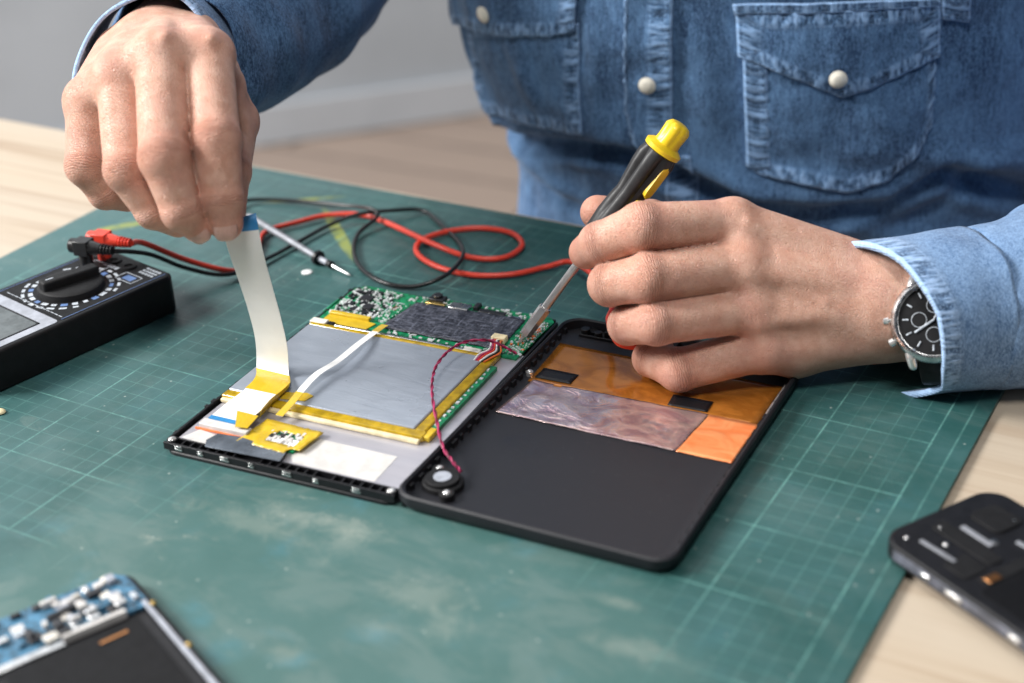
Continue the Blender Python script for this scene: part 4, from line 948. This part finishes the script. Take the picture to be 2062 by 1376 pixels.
def sleeve(name, pts, mat, n_ring=96, step=.22, disp=None, parent=shirt, flat=(1, 1), seamstart=False, thick=.13, up=None, rim=None):
    """pts: (place, radius) along the arm"""
    pp = spline([p[:3] for p in pts], 24); rr_ = np.interp(np.linspace(0, len(pts)-1, len(pp)), range(len(pts)), [p[3] for p in pts])
    al = np.concatenate([[0], np.cumsum(np.linalg.norm(np.diff(pp, axis=0), axis=1))]); n = int(al[-1]/step); t_ = np.linspace(0, al[-1], n)
    pp = np.stack([np.interp(t_, al, pp[:, k]) for k in range(3)], 1); rr_ = np.interp(t_, al, rr_)
    Tn = np.gradient(pp, axis=0); Tn /= np.linalg.norm(Tn, axis=1)[:, None]; a = np.array(up if up is not None else CU, float); V, sd, sa = [], [], []
    for i in range(n):
        a = a-Tn[i]*(a@Tn[i]); a /= np.linalg.norm(a); c = np.cross(Tn[i], a)
        for k in range(n_ring):
            th = 2*math.pi*k/n_ring; d = disp(th, t_[i]) if disp else 0
            sh = rim(th)*math.exp(-t_[i]/2.5) if rim else 0
            V.append(pp[i]+Tn[i]*sh+(rr_[i]+d)*(math.cos(th)*a*flat[0]+math.sin(th)*c*flat[1])); sd.append(t_[i] if seamstart else 9); sa.append(th*rr_[i])
    return cloth(name, V, gridf(n_ring, n, True), mat, parent, sd, sa, thick)
# far arm (left of the photograph)
def dl(th, t_): return .55*noise.noise(Vector((math.cos(th)*1.1, math.sin(th)*1.1, t_*.17)))+.28*noise.noise(Vector((math.cos(th)*2.2, math.sin(th)*2.2, t_*.33+7)))+.10*math.sin(t_*1.9+2*math.sin(th*2))
c0 = J(314, 122, 80.4, 134); c1 = J(345, 112, 83.5, 142)
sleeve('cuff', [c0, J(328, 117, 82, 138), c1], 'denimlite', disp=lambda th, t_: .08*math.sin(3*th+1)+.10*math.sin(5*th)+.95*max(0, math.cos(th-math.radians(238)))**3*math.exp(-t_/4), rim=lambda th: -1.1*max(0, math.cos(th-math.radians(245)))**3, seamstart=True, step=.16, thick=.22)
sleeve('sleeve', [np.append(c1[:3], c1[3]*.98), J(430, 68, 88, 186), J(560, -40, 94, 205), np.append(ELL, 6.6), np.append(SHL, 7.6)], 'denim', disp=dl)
# near arm (right of the photograph)
def dr(th, t_): return min(1, t_/4)*(.40*noise.noise(Vector((math.cos(th)*1.3, math.sin(th)*1.3, t_*.22+3)))+.2*noise.noise(Vector((math.cos(th)*3, math.sin(th)*3, t_*.5+9))))+.14*math.exp(-((t_-7.2)/.35)**2)+.06*math.sin(t_*3+3*math.sin(th))*min(1, t_/5)
cr0 = J(1822, 638, 75.9, 164); 
def rimr(th): return float(np.interp(math.degrees(th) % 360, [0, 45, 90, 135, 158, 176, 192, 215, 270, 315, 360], [-2.5, -1.0, .05, .4, .8, -.1, -1.0, -.8, -1.0, -2.0, -2.5]))
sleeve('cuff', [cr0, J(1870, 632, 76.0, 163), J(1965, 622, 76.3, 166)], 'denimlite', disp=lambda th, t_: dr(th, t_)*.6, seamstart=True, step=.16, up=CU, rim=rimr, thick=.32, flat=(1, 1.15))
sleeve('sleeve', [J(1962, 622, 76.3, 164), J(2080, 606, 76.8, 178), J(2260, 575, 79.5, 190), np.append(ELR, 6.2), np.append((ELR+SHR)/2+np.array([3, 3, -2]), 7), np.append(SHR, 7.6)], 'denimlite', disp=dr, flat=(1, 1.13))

# ------------------------------------------------------------------ wrist watch
wn_ = -CF*.90+CU*.10-CR*.42; wn_ /= np.linalg.norm(wn_); wu = CU-wn_*(CU@wn_); wu /= np.linalg.norm(wu); wr = np.cross(wu, wn_)
WCn = D(1882, 645, 72.95)
WT_ = Thing('wrist_watch', 'steel wrist watch with a black dial, half hidden under the cuff at the right', 'watch', WCn, 0)
def WP(x, y, z): return (wr*x+wu*y+wn_*z)*.95
b = B(); b.lathe(WP(0, 0, -.5), WP(0, 0, 1), [(0, 1.9), (.1, 2.05), (.62, 2.1), (.78, 2.02), (.88, 1.86), (.80, 1.78), (.62, 1.75), (.58, 1.5)], 64); b.build('case', 'metal', WT_)
b = B(); b.lathe(WP(0, 0, .02), WP(0, 0, 1), [(0, 1.72), (.12, 1.72)], 64); dlm = b.build('dial', 'glassdark', WT_)
q = B()
for k in range(12):
    an = math.radians(30*k); r0, r1 = 1.28, 1.58
    q.tube([WP(r0*math.cos(an), r0*math.sin(an), .17), WP(r1*math.cos(an), r1*math.sin(an), .17)], .045, 6)
for cx, cy in ((-.75, 0), (0, .75), (0, -.75)):
    q.tube([WP(cx+.38*math.cos(t_), cy+.38*math.sin(t_), .155) for t_ in np.linspace(0, 6.3, 24)], .018, 5)
q.build('hour_marks', 'lumen', dlm)
for an, l, w in ((3.75, 1.15, .055), (1.2, 1.3, .045)):
    b = B(); b.tube([WP(0, 0, .22), WP(l*math.cos(an), l*math.sin(an), .22)], w, 6); b.build('hand', 'lumen', dlm)
for y, x in ((1.05, -1.95), (0, -2.25), (-1.05, -1.95)):
    nn_ = WP(x, y, 0)/np.linalg.norm(WP(x, y, 0)); b = B(); b.lathe(WP(x, y, -.05), WP(x, y, -.05)+nn_, [(-.2, .10), (.05, .10), (.06, .20), (.28, .20), (.32, .15)], 18); b.build('pusher', 'steel', WT_)
for s1 in (-1, 1):
    for s2 in (-1, 1):
        if s2 == 1 and s1 == -1: continue          # under the cuff
        b = B(); b.tube(spline([WP(s2*1.15, s1*1.5, .0), WP(s2*1.12, s1*1.95, -.02), WP(s2*1.05, s1*2.45, -.35)], 5), [.30, .30, .3, .29, .28, .27, .25, .24, .23, .2, .15][:11], 10); b.build('lug', 'steel', WT_)
    st_ = spline([WP(0, s1*1.9, -.25), WP(0, s1*2.6, -.9), WP(0, s1*3.05, -2.0), WP(0, s1*2.5, -3.6), WP(0, 0, -4.35)], 8)
    b = B(); b.strip(st_, [wr*.80]*len(st_), .2); b.build('strap', 'blacksoft', WT_, bev=.04)
# a black chair back stands in the gap behind the arm
